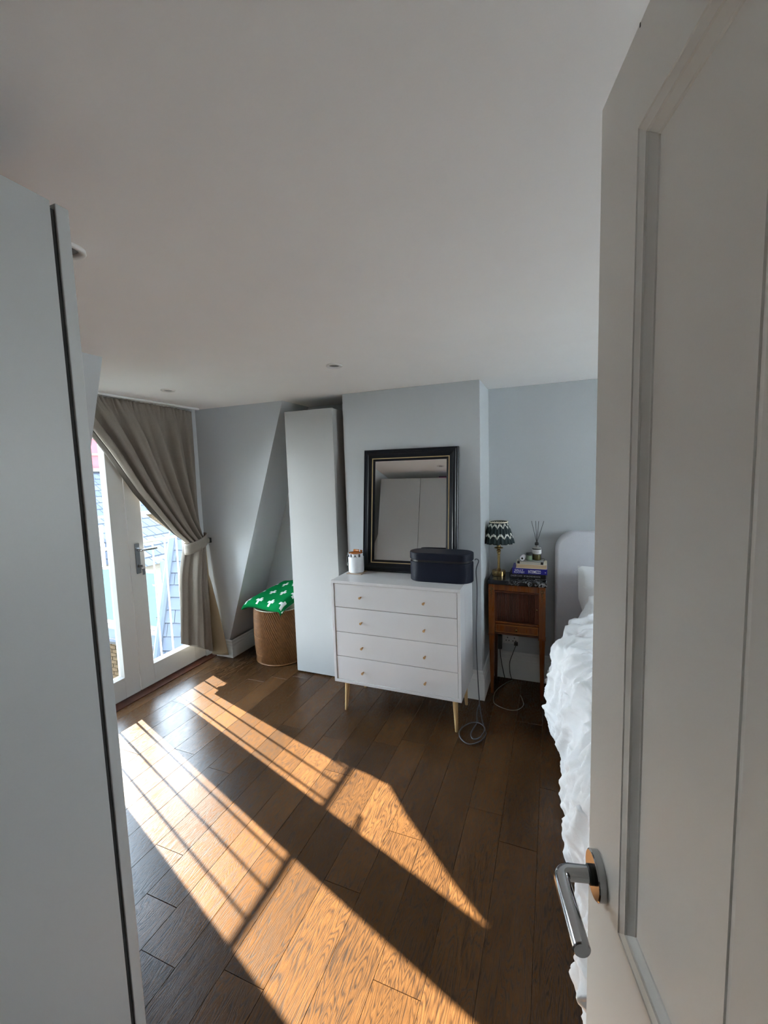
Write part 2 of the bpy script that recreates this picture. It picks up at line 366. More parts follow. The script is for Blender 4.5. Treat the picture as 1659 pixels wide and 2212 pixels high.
# ---- floor
floor = struct(B(-2.84, XR+.1, YN-1.6, YA+.1, -.15, -.014).build('floor', 'floorbase'))
PW = .1508
joints = {}
def col_of(x): return int(math.floor((x+.047)/PW))
for x, y in [(-.73, 1.268), (-1.18, .848), (-.42, 1.04), (-.12, 1.668), (-1.92, 1.66), (-2.39, 2.04), (-1.69, 1.606), (-1.02, 1.80), (-.88, 2.10), (-.57, 1.56)]:
    joints[col_of(x)] = y
mesh_cache = {}
for c in range(col_of(-2.66), col_of(XR-.05)+1):
    x0 = -.047+c*PW; x1 = x0+PW
    x0 = max(x0, -2.70); x1 = min(x1, XR)
    if x1-x0 < .02: continue
    j = joints.get(c, random.uniform(.2, 1.9)); ys = [j]
    while ys[0] > YN: ys.insert(0, ys[0]-random.choice((1.2, 1.5, 1.8, 1.05)))
    while ys[-1] < YA: ys.append(ys[-1]+random.choice((1.2, 1.5, 1.8, .9)))
    ys[0] = YN; ys[-1] = YA
    ys = [y for i, y in enumerate(ys) if i == 0 or y-ys[i-1] > .12 or i == len(ys)-1]
    for a, b in zip(ys[:-1], ys[1:]):
        hw, hl = (x1-x0)/2-.0004, (b-a)/2-.0004
        key = (round(hw, 4), round(hl, 3)); me = mesh_cache.get(key)
        if me is None:
            bv = .0008; vs = []; 
            for (dx, dy, z) in ((0, 0, -.013), (0, 0, -bv), (bv, bv, 0)):
                vs += [(-hw+dx, -hl+dy, z), (hw-dx, -hl+dy, z), (hw-dx, hl-dy, z), (-hw+dx, hl-dy, z)]
            fs = [(3, 2, 1, 0), (8, 9, 10, 11)]
            for k in (0, 4):
                for q in range(4): fs.append((k+q, k+(q+1) % 4, k+4+(q+1) % 4, k+4+q))
            me = bpy.data.meshes.new('plank'); me.from_pydata(vs, [], fs); me.materials.append(MT['floor']); mesh_cache[key] = me
        p = bpy.data.objects.new('plank', me); p.location = ((x0+x1)/2, (a+b)/2, 0); p.parent = floor; COL.objects.link(p)
thr = MB().box(-2.80, -2.702, DY0, DY1, -.013, .006).build('threshold_strip', 'mahogdark', floor, bevel=.002)

# ---- ceiling and walls
struct(B(-2.95, XR+.1, YN-1.6, YA+.1, ZC, ZC+.12).build('ceiling', 'ceiling'))
# chimney breast with both alcove back walls: one plastered wall
wb = MB().prism([(-2.95, YA), (-1.40, YA), (-1.40, YB), (-.43, YB), (-.43, YA), (XR+.1, YA), (XR+.1, YA+.12), (-2.95, YA+.12)], ZC, 'z', 0.)
struct(wb.build('wall_back', 'wall', bevel=.004))
# left: sloping mansard walls either side of the dormer, with the dormer's own cheeks
def slope_prism(y0, y1):
    return MB().prism([(slope_x(0.), 0.), (slope_x(ZC), ZC), (-2.95, ZC), (-2.95, 0.)], y1-y0, 'y', y0)
struct(slope_prism(DY1, YA).build('wall_left_far', 'wall'))
struct(slope_prism(YN-.1, DY0).build('wall_left_near', 'wall'))
struct(B(-2.95, slope_x(ZC), YN-1.6, YN-.1, 0, ZC).build('wall_left_landing', 'landing'))
# near wall with the doorway, and the landing behind it
DX0, DX1, DZ = -.575, .232, 2.0
wn = MB().box(-1.9, DX0, YN-.1, YN, 0, ZC).box(DX1, XR, YN-.1, YN, 0, ZC).box(DX0, DX1, YN-.1, YN, DZ, ZC)
struct(wn.build('wall_near', 'wall'))
struct(MB().box(-1.9, XR, YN-1.6, YN-1.5, 0, ZC).build('wall_landing_back', 'landing'))
struct(MB().box(DX0-.06, DX0+.02, YN-.11, YN+.012, 0, DZ+.06).box(DX1+.03, DX1+.09, YN-.11, YN+.012, 0, DZ+.06).box(DX0-.06, DX1+.09, YN-.11, YN+.012, DZ-.02+.0, DZ+.06).build('trim_1', 'trim', bevel=.003))
# right wall with the window that lights the bed side
WY0, WY1, WZ0, WZ1 = 1.55, 2.3, 1.2, 1.9
wr = MB().box(XR, XR+.12, YN-1.6, WY0, 0, ZC).box(XR, XR+.12, WY1, YA, 0, ZC).box(XR, XR+.12, WY0, WY1, 0, WZ0).box(XR, XR+.12, WY0, WY1, WZ1, ZC)
struct(wr.build('wall_right', 'wall'))
win = struct(MB().box(XR+.02, XR+.08, WY0, WY0+.05, WZ0, WZ1).box(XR+.02, XR+.08, WY1-.05, WY1, WZ0, WZ1).box(XR+.02, XR+.08, WY0, WY1, WZ0, WZ0+.05).box(XR+.02, XR+.08, WY0, WY1, WZ1-.05, WZ1).box(XR+.02, XR+.08, (WY0+WY1)/2-.025, (WY0+WY1)/2+.025, WZ0, WZ1).build('window_1', 'trim'))
for a, b in ((WY0+.05, (WY0+WY1)/2-.025), ((WY0+WY1)/2+.025, WY1-.05)):
    B(XR+.045, XR+.051, a, b, WZ0+.05, WZ1-.05).build('pane', 'glass', win)

# baseboards: profile extruded along the walls
def board(path, h, name, t=.018):
    """path of (x, y) points walked with the room on the right-hand side"""
    prof = [(0, 0), (t, 0), (t, h-.055), (t-.003, h-.05), (t-.003, h-.032), (t-.009, h-.024), (t-.009, h-.008), (0.003, h), (0, h)]
    mb = MB(); n = len(prof); P = [Vector((x, y, 0)) for x, y in path]
    rings = []
    for i, p in enumerate(P):
        d0 = (p-P[i-1]).normalized() if i else (P[1]-p).normalized(); d1 = (P[i+1]-p).normalized() if i < len(P)-1 else d0
        n0 = Vector((d0.y, -d0.x, 0)); n1 = Vector((d1.y, -d1.x, 0)); nn = (n0+n1); nn = nn/ max(.3, nn.length_squared)*2
        rings.append([p+nn*a+Vector((0, 0, b)) for a, b in prof])
    vs = [v for r in rings for v in r]; fs = []
    for i in range(len(P)-1):
        for j in range(n): fs.append((i*n+j, i*n+(j+1) % n, (i+1)*n+(j+1) % n, (i+1)*n+j))
    fs += [tuple(range(n)), tuple((len(P)-1)*n+j for j in range(n-1, -1, -1))]
    return struct(mb.add(vs, fs).build(name, 'trim'))
board([(-.43, YA), (XR, YA)], .20, 'baseboard_back_right')
board([(-1.40, YA), (-1.40, YB), (-.43, YB), (-.43, YA-.019)], .20, 'baseboard_chimney')
board([(XD+.02, YB), (-2.545, YB), (-2.545, YA)], .15, 'baseboard_left_far')
board([(-2.545, YA), (-1.40, YA)], .15, 'baseboard_alcove')
board([(slope_x(.1), YN), (slope_x(.1), DY0)], .15, 'baseboard_left_near')

# ---- french doors in the dormer face
fr = struct(MB().box(-2.85, XD+.005, DY0, 1.435, 0, ZC).box(-2.85, XD+.005, 2.686, DY1, 0, ZC).box(-2.85, XD+.005, 1.435, 2.686, 2.0, ZC).build('wall_dormer_frame', 'wall', bevel=.002))
struct(B(-2.86, -2.80, DY0, DY1, -.15, .012).build('trim_2', 'trim'))
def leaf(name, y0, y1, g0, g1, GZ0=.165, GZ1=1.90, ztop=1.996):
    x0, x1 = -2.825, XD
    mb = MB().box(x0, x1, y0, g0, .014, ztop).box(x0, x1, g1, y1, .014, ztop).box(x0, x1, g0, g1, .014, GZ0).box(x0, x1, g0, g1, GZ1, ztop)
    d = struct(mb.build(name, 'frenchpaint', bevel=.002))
    # glazing beads, sloped towards the pane, on both faces
    for xa, xb in ((XD-.002, XD-.020), (x0+.002, x0+.016)):
        b = .016
        m = MB()
        for (ya, za, yb, zb) in ((g0, GZ0, g1, GZ0), (g1, GZ0, g1, GZ1), (g1, GZ1, g0, GZ1), (g0, GZ1, g0, GZ0)):
            cy, cz = (g0+g1)/2, (GZ0+GZ1)/2
            def inn(y, z): return (y+(b if y < cy else -b), z+(b if z < cz else -b))
            (ia, ja), (ib, jb) = inn(ya, za), inn(yb, zb)
            m.add([(xa, ya, za), (xa, yb, zb), (xb, ib, jb), (xb, ia, ja), (xb, ya, za), (xb, yb, zb)], [(0, 1, 2, 3), (0, 3, 4), (1, 5, 2), (3, 2, 5, 4), (0, 4, 5, 1)])
        m.build('glazing_bead', 'trim', d)
    B(-2.803, -2.797, g0, g1, GZ0, GZ1).build('pane', 'glass', d)
    return d
dl = leaf('door_2', 1.437, 2.058, 1.56, 1.945)
dr = leaf('door_3', 2.064, 2.684, 2.178, 2.565)
# stile joint lines of the bottom rail
# lever handle on its long plate, with key and fob
hn = B(XD, XD+.009, 2.103, 2.139, .868, 1.088).build('handle_plate', 'satin', dr, bevel=.008, seg=3)
MB().tube(spline([(XD+.005, 2.121, 1.04), (XD+.045, 2.121, 1.04), (XD+.053, 2.135, 1.04), (XD+.052, 2.19, 1.038), (XD+.05, 2.245, 1.036)], 5), .0085, 10).build('lever', 'chrome', hn, smooth=True)
MB().lathe([(.012, 0), (.012, .012), (.008, .016)], (0, 0, 0), 16).build('lock_cylinder', 'satin', hn, local=False, origin=(XD+.008, 2.121, .925), rot=(0, PI/2, 0))
bpy.context.view_layer.update()
MB().box(XD+.02, XD+.045, 2.119, 2.123, .916, .934).tube([(XD+.045, 2.121+.012*math.cos(a*.5), .912+.014*math.sin(a*.5)) for a in range(14)], .0014, 6).box(XD+.042, XD+.048, 2.118, 2.136, .862, .905).build('key', 'satin', hn)

# ---- ceiling downlights
def downlight(x, y, label):
    t = thing('ceiling_downlight', (x, y, ZC-.004), label, 'light', 'recessed ceiling downlights')
    MB().lathe([(.042, .004), (.043, -.002), (.039, -.005), (.029, -.003), (.027, .003)], (x, y, ZC-.004), 32, cap=False).build('trim_ring', 'whitering', t, smooth=True)
    MB().lathe([(.028, .0035), (.024, .0005), (.001, .0015)], (x, y, ZC-.004), 24, cap=False).build('lens', 'lens', t, smooth=True)
downlight(-1.057, 2.003, 'white ringed ceiling downlight above the floor in front of the chimney breast')
downlight(-2.271, 2.045, 'white ringed ceiling downlight nearest the curtain')
downlight(-1.09, .715, 'white ringed ceiling downlight seen past the wardrobe top and in the mirror')

# ---- panelled room door standing open beside the camera
DA = Vector((.051, .602, 0)); DU = Vector((.229, -.973, 0)).normalized(); DN = Vector((DU.y, -DU.x, 0))
dang = math.atan2(DU.y, DU.x)
def dmat(): return Matrix(((DU.x, DN.x, 0, DA.x), (DU.y, DN.y, 0, DA.y), (0, 0, 1, 0), (0, 0, 0, 1)))
DM = dmat()
def dp(s, n, z): return tuple(DM @ Vector((s, n, z)))
def dbox(mb, s0, s1, n0, n1, z0, z1):
    return mb.hexa([dp(s0, n0, z0), dp(s1, n0, z0), dp(s1, n1, z0), dp(s0, n1, z0), dp(s0, n0, z1), dp(s1, n0, z1), dp(s1, n1, z1), dp(s0, n1, z1)])
TH = .04; DT = 1.965; DW = .762
PAN = [(.10, .286, 1.008, 1.872), (.42, .662, 1.008, 1.872), (.10, .286, .235, .80), (.42, .662, .235, .80)]
mb = MB()
for s0, s1 in ((0, .10), (.286, .42), (.662, DW)): dbox(mb, s0, s1, -TH, 0, .008, DT)
for z0, z1 in ((.008, .235), (.80, 1.008), (1.872, DT)):
    for s0, s1 in ((.10, .286), (.42, .662)): dbox(mb, s0, s1, -TH, 0, z0, z1)
door1 = struct(mb.build('door_1', 'doorpaint'))
for (s0, s1, z0, z1) in PAN:
    pn = dbox(MB(), s0, s1, -.024, -.0110, z0, z1).build('panel', 'doorpaint', door1)
    # stepped ogee moulding round the panel: rings of decreasing height
    prof = [(0, 0), (.0008, -.0012), (.0095, -.0038), (.0102, -.0026), (.0114, -.0026), (.0122, -.0046), (.0190, -.0098), (.0202, -.0092), (.0212, -.0097), (.0222, -.0112)]
    vs = []; fs = []
    for o, n in prof:
        vs += [dp(s0+o, n, z0+o), dp(s1-o, n, z0+o), dp(s1-o, n, z1-o), dp(s0+o, n, z1-o)]
    for k in range(len(prof)-1):
        for q in range(4): fs.append((k*4+q, k*4+(q+1) % 4, k*4+4+(q+1) % 4, k*4+4+q))
    MB().add(vs, fs).build('moulding', 'doorpaint', pn)
# lever on round rose
def disc(r, n0, n1, s, z, m, name, par, seg=40, bev=.0):
    mbb = MB(); vs = []; 
    for rr, n in ((r, n0), (r, n1-.0015), (r-.0015, n1)):
        vs += [dp(s+rr*math.cos(2*PI*j/seg), n, z+rr*math.sin(2*PI*j/seg)) for j in range(seg)]
    fs = [tuple(range(seg)), tuple(range(2*seg, 3*seg))]
    for k in (0, 1):
        for j in range(seg): fs.append((k*seg+j, k*seg+(j+1) % seg, (k+1)*seg+(j+1) % seg, (k+1)*seg+j))
    return mbb.add(vs, fs).build(name, m, par, smooth='auto')
HS, HZ = .043, 1.022
rose = disc(.0275, 0, .010, HS, HZ, 'chrome', 'handle_rose', door1)
disc(.0115, .010, .016, HS, HZ, 'black', 'collar', rose)
pts = [dp(HS, .016, HZ), dp(HS, .036, HZ)]
for k in range(7):
    a = k/6*PI/2; pts.append(dp(HS+.012*(1-math.cos(a)), .038+.012*math.sin(a), HZ))
pts += [dp(HS+.03, .05, HZ), dp(HS+.092, .05, HZ), dp(HS+.0935, .05, HZ)]
MB().tube(pts, [.0098]*(len(pts)-1)+[.0085], 20).build('lever', 'chrome', rose, smooth='auto')
dbox(MB(), .099, .1005, -.0, .0005, DT-.004, DT-.0005).build('edge_chip', 'ink', door1)

# ================================================================== LARGE FURNITURE
# ---- wardrobe at the left, side panel towards the camera
WX0, WX1, WH = -1.875, -.771, 2.01
t = thing('wardrobe', ((WX0+WX1)/2, .2, 0), 'tall plain white wardrobe filling the left edge of the picture', 'wardrobe')
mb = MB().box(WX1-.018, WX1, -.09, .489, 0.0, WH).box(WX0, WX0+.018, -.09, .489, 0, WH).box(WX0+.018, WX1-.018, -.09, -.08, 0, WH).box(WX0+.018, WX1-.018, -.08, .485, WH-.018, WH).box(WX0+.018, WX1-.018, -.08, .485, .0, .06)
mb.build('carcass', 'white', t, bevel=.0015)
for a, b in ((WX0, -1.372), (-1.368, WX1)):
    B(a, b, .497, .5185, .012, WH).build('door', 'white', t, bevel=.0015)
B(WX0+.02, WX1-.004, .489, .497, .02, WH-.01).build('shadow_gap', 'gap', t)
for (x0, x1, y0, y1, z0, z1, m, lab) in ((-1.18, -.90, .18, .47, 2.0105, 2.026, 'pink', 'magenta flat folder lying on top of the wardrobe'),
                                        (-1.16, -.93, .2, .46, 2.0265, 2.044, 'purple', 'dark purple flat box lying on the magenta folder'),
                                        (-1.36, -1.20, .2, .46, 2.0105, 2.022, 'bookblack', 'thin black case lying beside the magenta folder on the wardrobe')):
    tag(B(x0, x1, y0, y1, z0, z1).build('flat_folder' if m != 'purple' else 'flat_box', m, origin='base', bevel=.002), lab, 'folder' if m != 'purple' else 'box')

# ---- narrow cabinet in the left alcove
t = thing('tall_cabinet', (-1.66, 2.9, 0), 'tall narrow white cabinet standing in the alcove beside the chimney breast', 'cabinet')
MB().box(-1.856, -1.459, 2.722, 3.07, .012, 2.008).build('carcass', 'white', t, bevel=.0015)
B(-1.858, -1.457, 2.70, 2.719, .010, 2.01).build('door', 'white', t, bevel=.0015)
MB().box(-1.85, -1.465, 2.735, 3.06, 0, .012).build('plinth', 'gap', t)  # recessed plinth, coloured near-black to paint the shadow line under the door

# ---- chest of drawers
KX0, KX1, KY0, KY1, KZ0, KZ1 = -1.314, -.482, 2.322, 2.70, .195, .868
t = thing('chest_of_drawers', ((KX0+KX1)/2, (KY0+KY1)/2, 0), 'white four drawer chest on tapered oak legs in front of the chimney breast', 'dresser')
s = .018
MB().box(KX0, KX1, KY0, KY1, KZ1-s, KZ1).build('top', 'dresser', t, bevel=.0015)
MB().box(KX0, KX1, KY0, KY1, KZ0, KZ0+s).build('bottom', 'dresser', t, bevel=.0015)
for a in (KX0, KX1-s): B(a, a+s, KY0, KY1, KZ0+s, KZ1-s).build('side', 'dresser', t, bevel=.0012)
for yy in (KY0+.13,): B(KX1-.0005, KX1+.0004, yy, yy+.002, KZ0+s, KZ1-s).build('side_joint', 'printgrey', t)
B(KX0+s, KX1-s, KY1-.01, KY1-.004, KZ0+s, KZ1-s).build('back', 'gap', t)
B(KX0+s, KX1-s, KY0+.026, KY0+.03, KZ0+s, KZ1-s).build('gap_shade', 'gap', t)  # added black sheet; its colour stands in for the shade between drawers
zs = [KZ0+s, .372, .534, .696, KZ1-s]
for k in range(4):
    d = B(KX0+s+.003, KX1-s-.003, KY0+.004, KY0+.024, zs[k]+.0016, zs[k+1]-.0016).build('drawer', 'dresser', t, bevel=.001)
    zc = (.284, .446, .609, .7725)[k]
    for x in (-1.106, -.697):
        kn = MB().lathe([(.0045, 0), (.0055, .012), (.0075, .022), (.0078, .024), (.007, .0255)], (0, 0, 0), 14)
        o = kn.build('knob', 'knobwood', d, smooth='auto', local=True)
        o.location = Vector((x, KY0+.004, zc))-t.location; o.rotation_euler = (PI/2, 0, 0)
for x, y, dx, dy in ((-1.238, 2.36, -.010, -.018), (-.528, 2.36, .010, -.018), (-1.238, 2.65, -.010, .0), (-.528, 2.65, .010, .0)):
    MB().tube([(x, y, KZ0), (x+dx, y+dy, 0.0)], [.0175, .009], 20).build('leg', 'oakleg', t, smooth='auto')

# ---- bed
t = thing('bed', (.82, 2.0, 0), 'double bed with a rounded pale grey upholstered headboard behind the open door', 'bed')
def rrect(x0, x1, z0, z1, r, n=10):
    out = [(x0, z0), (x1, z0)]
    for cx, a0 in ((x1-r, 0), (x0+r, PI/2)):
        for k in range(n+1):
            a = a0+k/n*PI/2; out.append((cx+r*math.cos(a), z1-r+r*math.sin(a)))
    return out
MB().prism(rrect(.018, 1.62, .02, 1.117, .125), .085, 'y', 3.005).build('headboard', 'headboard', t, bevel=.022, seg=4, smooth='auto')
MB().box(.13, 1.55, 1.02, 3.0, .09, .28).build('base', 'headboard', t, bevel=.02)
MB().box(.16, 1.55, 1.04, 3.0, .281, .465).build('mattress', 'mattress', t, bevel=.05, seg=4)
for x, y in ((.22, 1.12), (1.45, 1.12), (.22, 2.9), (1.45, 2.9)):
    B(x-.03, x+.03, y-.03, y+.03, 0, .09).build('leg', 'black', t)
# duvet: crumpled sheet draped over mattress, hanging down the left side
def fbm(x, y, z, o=4):
    s = 0; a = 1
    for k in range(o): s += a*noise.noise((x, y, z)); x *= 2.03; y *= 2.03; z *= 2.03; a *= .5
    return s
def lerp_tab(tab, t):
    if t <= tab[0][0]: return tab[0][1]
    for (a, b), (c, d) in zip(tab[:-1], tab[1:]):
        if t <= c: return b+(d-b)*(t-a)/(c-a)
    return tab[-1][1]
XS = [(.9, .085), (1.2, .083), (1.5, .078), (1.8, .068), (2.0, .055), (2.15, .02), (2.25, -.012), (2.35, -.02), (2.5, .015), (2.7, .05), (2.85, .08)]   # outermost x of the left drop
TOPZ = [(.9, .52), (1.5, .565), (2.0, .60), (2.3, .64), (2.55, .70), (2.75, .79), (2.85, .77)]
HEM = [(.9, .10), (1.2, .09), (1.9, .12), (2.3, .14), (2.6, .20), (2.85, .24)]
def duvet(u, v):
    y = .97+v*1.86
    xs = lerp_tab(XS, y); tz = lerp_tab(TOPZ, y); hz = lerp_tab(HEM, y)
    if u < .34:       # left drop, from the hem up
        k = u/.34; z = hz+(tz-.09-hz)*k; x = xs+.035*(1-math.sin(k*PI*.85+.25))+.02*k*k
        if y > 2.4: x += (y-2.4)/.45*(.16*k**1.5)
        n = Vector((-1, 0, .2))
    elif u < .46:
        k = (u-.34)/.12; a = k*PI/2
        xb = xs+.035*(1-math.sin(PI*.85+.25))+.02
        if y > 2.4: xb += (y-2.4)/.45*.16
        x = xb+.11*math.sin(a)*1.0+.0; x = xb+.11*(1-math.cos(a)); z = tz-.09+.09*math.sin(a); n = Vector((-math.cos(a), 0, math.sin(a)))
    else:
        k = (u-.46)/.54
        xb = xs+.035*(1-math.sin(PI*.85+.25))+.02+.11+(0 if y <= 2.4 else (y-2.4)/.45*.16)
        x = xb+(1.66-xb)*min(1, k/.8); z = tz+.025*math.sin(min(1, k/.8)*PI); n = Vector((0, 0, 1))
        if k > .8: z = tz-(k-.8)/.2*.35; n = Vector((1, 0, 0))
    p = Vector((x, y, z))
    big = fbm(x*2.6+4, y*3.3, z*2.6, 2)*.024
    q = p*1.0; q += Vector((noise.noise(p*3), noise.noise(p*3+Vector((9, 2, 1))), 0))*.12
    rid = (1-abs(noise.noise(Vector((q.x*2.4, q.y*5.2, q.z*2.6)))))**3*.048
    fine = (1-abs(noise.noise(Vector((q.x*7+3, q.y*12, q.z*8)))))**4*.026+(1-abs(noise.noise(Vector((q.x*15+q.y*6, q.y*13-q.x*4+7, q.z*15)))))**7*.009
    micro = noise.noise(p*30)*.0012
    return p+n*(big+rid-.036+fine+micro)
dv = MB().grid(duvet, 210, 290).build('duvet', 'duvet', origin='base', smooth=True, thick=.012)
tag(dv, 'crumpled white duvet spilling over the left side of the bed', 'duvet')
def pillow(u, v):
    a = (u-.5)*2; b = (v-.5)*2
    th = .085*(1-abs(a)**2.4)**.6*(1-abs(b)**2.4)**.6 if abs(a) < 1 and abs(b) < 1 else 0
    return a, b, th
def pill(sgn):
    def f(u, v):
        a, b, th = pillow(u, v)
        x = .152+.034*(1-b)+(a+1)*.35-.03*(1-abs(b))*(-a if a < 0 else 0); z = .508+.203*(b+1)+.012*noise.noise((a*2, b*2, 3)); y = 2.868+.035*b+sgn*th*.8
        return (x, y, z)
    return f
pm = MB().grid(pill(-1), 30, 22); pm.grid(pill(1), 30, 22)
tag(pm.build('pillow', 'duvet', origin='base', smooth=True), 'white pillow propped upright against the headboard', 'pillow')

# ---- bedside table
NX0, NX1, NY0, NY1, NZ = -.404, -.031, 2.835, 3.085, .805
t = thing('bedside_table', ((NX0+NX1)/2, (NY0+NY1)/2, 0), 'antique mahogany bedside cabinet with a black marble top and slender legs', 'nightstand')
B(NX0, NX1, NY0-.004, NY1, NZ-.03, NZ).build('marble_top', 'marble', t, bevel=.003)
bx0, bx1 = NX0+.006, NX1-.006; pw = .040
for a in (bx0, bx1-pw):
    po = B(a, a+pw, NY0+.004, NY0+.044, .425, NZ-.031).build('corner_post', 'mahog', t, bevel=.002)
    # brass ormolu mount: rosette, bow and hanging drops
    cx = a+pw/2; m = MB()
    for k in range(8):
        q = k*PI/4; m.lathe([(.001, 0), (.0045, .001), (.0035, .003), (.0008, .004)], (0, 0, 0), 8)
        for i in range(len(m.v)-32, len(m.v)):
            x_, y_, z_ = m.v[i]; m.v[i] = (cx+.009*math.cos(q)+x_, NY0+.004-z_, NZ-.062+.009*math.sin(q)+y_)
    for k in range(7):
        m.lathe([(.001, 0), (.004-.0003*k, .001), (.003-.0003*k, .003), (.0006, .004)], (0, 0, 0), 8)
        for i in range(len(m.v)-32, len(m.v)):
            x_, y_, z_ = m.v[i]; m.v[i] = (cx+(.003 if k % 2 else -.003)+x_, NY0+.004-z_, NZ-.078-.0085*k+y_*1.5)
    m.build('mount', 'bronze', po, smooth=True)
    B(a-.003, a+pw+.003, NY0+.001, NY0+.047, .418, .430).build('collar', 'mahog', t, bevel=.002)
for a in (bx0, bx1-pw):
    for y in (NY0+.004, NY1-.046):
        c = a+pw/2; cy = y+.02
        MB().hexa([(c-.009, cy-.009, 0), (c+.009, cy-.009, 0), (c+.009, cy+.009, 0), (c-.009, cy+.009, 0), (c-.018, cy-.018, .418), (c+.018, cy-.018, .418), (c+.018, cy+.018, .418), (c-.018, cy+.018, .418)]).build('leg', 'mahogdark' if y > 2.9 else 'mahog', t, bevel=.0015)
B(bx0+.004, bx0+.02, NY0+.045, NY1-.006, .43, NZ-.031).build('side_panel', 'mahogdark', t)
B(bx1-.02, bx1-.004, NY0+.045, NY1-.006, .43, NZ-.031).build('side_panel', 'mahogdark', t)
B(bx0+.02, bx1-.02, NY1-.016, NY1-.006, .43, NZ-.031).build('back_panel', 'mahogdark', t)
B(bx0+.02, bx1-.02, NY0+.045, NY1-.017, .43, .44).build('base_board', 'mahogdark', t)
B(bx0+pw, bx1-pw, NY0+.008, NY0+.03, .732, NZ-.031).build('top_rail', 'mahog', t, bevel=.003)
B(bx0+pw, bx1-pw, NY0+.002, NY0+.03, .720, .732).build('rail_bead', 'mahogdark', t, bevel=.003)
B(bx0+pw, bx1-pw, NY0+.010, NY0+.03, .505, .520).build('middle_rail', 'mahog', t, bevel=.003)
dd = B(bx0+pw, bx1-pw, NY0+.024, NY0+.03, .520, .720).build('tambour_door', 'mahogdark', t)
for a in (bx0+pw, bx1-pw-.026): B(a, a+.026 if a > -.2 else a+.014, NY0+.014, NY0+.0235, .521, .719).build('door_stile', 'mahogdark', dd, bevel=.001)
x = bx0+pw+.0155; n = 30; wdt = (bx1-pw-.027-x)/n
for k in range(n):
    sl = MB().tube([(x+(k+.5)*wdt, NY0+.0215, .522), (x+(k+.5)*wdt, NY0+.0215, .718)], wdt*.47, 8)
    sl.build('slat', 'mahogdark', dd, smooth='auto')
MB().lathe([(.004, 0), (.006, .004), (.003, .006)], (0, 0, 0), 12).build('door_knob', 'brass', dd, origin=(bx1-pw-.013, NY0+.014, .618), rot=(PI/2, 0, 0), smooth=True)
dw = B(bx0+pw+.003, bx1-pw-.003, NY0+.012, NY0+.04, .443, .503).build('drawer', 'mahog', t, bevel=.001)
for (a, b, c, d) in ((bx0+pw+.004, bx1-pw-.004, .494, .501), (bx0+pw+.004, bx1-pw-.004, .445, .452), (bx0+pw+.004, bx0+pw+.011, .452, .494), (bx1-pw-.011, bx1-pw-.004, .452, .494)):
    B(a, b, NY0+.007, NY0+.012, c, d).build('drawer_bead', 'beadwood', dw, bevel=.001)
MB().lathe([(.004, 0), (.0045, .006), (.0095, .012), (.009, .017), (.003, .020)], (0, 0, 0), 16).build('drawer_knob', 'brass', dw, origin=((bx0+bx1)/2, NY0+.012, .472), rot=(PI/2, 0, 0), smooth=True)
B(bx0+pw, bx1-pw, NY0+.006, NY0+.03, .430, .443).build('bottom_rail', 'mahogdark', t, bevel=.003)

# ================================================================== CURTAIN
EDGE = [(0, 1.655, 2.084), (.22, 1.846, 1.848), (.315, 1.921, 1.749), (.425, 1.997, 1.634), (.59, 2.11, 1.46), (.79, 2.28, 1.252), (.91, 2.384, 1.125), (1., 2.483, 1.035)]
E_y = [((2.084-z)/(2.084-1.035), y) for _, y, z in EDGE]
XC = -2.69
def fold(u, v):
    big = math.sin(2*PI*(u*5.6+.12*math.sin(5*u)))+.30*math.sin(2*PI*(u*12+.3))
    sm = math.sin(2*PI*31*u)+.5*math.sin(2*PI*53*u+1)
    hd = max(0., 1-v/.10)
    big = math.copysign(abs(big)**.75, big)
    return .042*big*(.30+.70*min(1, v/.25))*(1-hd*.6)+.010*sm*hd
def curtain(u, v):
    if v < .56:
        k = v/.56; z = 2.084+(1.035-.02*math.sin(u*PI)-2.084)*k
        g0 = (lerp_tab(E_y, k)-1.655)/(2.483-1.655)
        g = (1-u)*g0+u*k**1.7
        yt = 1.655+u*(2.700-1.655); yb = 2.483+.205*u
        y = yt+(yb-yt)*g
        x = XC+fold(u, k)*(1-.25*k)*min(1, (1-u)*9)+.030*k*math.sin(PI*u)*.8
        if k > .8: x += (k-.8)/.2*.02*math.sin(PI*u)
        x -= .072*u**4
        # the rolled leading edge
        if u < .06: x -= .018*(1-u/.06)*min(1, k*4)
    else:
        k = (v-.56)/.44; zt = 1.035-.02*math.sin(u*PI); zb = .25-.185*u
        z = zt+(zb-zt)*k
        yl = 2.483-.055*math.sin(min(1, k*2.2)*PI/2)-.055*k; yr = 2.688-.02*k
        y = yl+(yr-yl)*u
        x = XC-.050+.120*math.sin(PI*min(1., .04+u*.92))+.020*math.sin(2*PI*(u*3.1+.1))*min(1, .45+k)+.008*math.sin(2*PI*u*7+k*2)
        x += .03*k*u-.030*u**4*(1-k*.6)
    return (x, y, z)
t = thing('curtain', (XC, 2.2, .06), 'taupe linen curtain swept aside and tied back over the french doors', 'curtain')
MB().grid(curtain, 260, 120).build('cloth', 'linen', t, smooth=True, thick=.004)
def hemroll(u, v):
    r = min(1, v*6, (1-v)*4)
    return Vector(curtain(0., .56*.985*v))+Vector((-.045, -.004, -.011))*u*r
MB().grid(hemroll, 4, 60).build('turned_edge', 'curtainback', t, smooth=True, thick=.003)
def lining(u, v):
    k = v; top = Vector((-2.700, 2.690, 1.02)); a = top.lerp(Vector((-2.690, 2.672, .045)), k); 
    out = .0 if k < .30 else ((k-.30)/.70)**.8*.135
    b = top.lerp(Vector((-2.688+.0, 2.712, .035)), k)+Vector((out, 0, 0))
    p = a.lerp(b, u); p.y -= .014*math.sin(u*PI)*k; return p
MB().grid(lining, 14, 40).build('lining', 'lining', t, smooth=True, thick=.004)
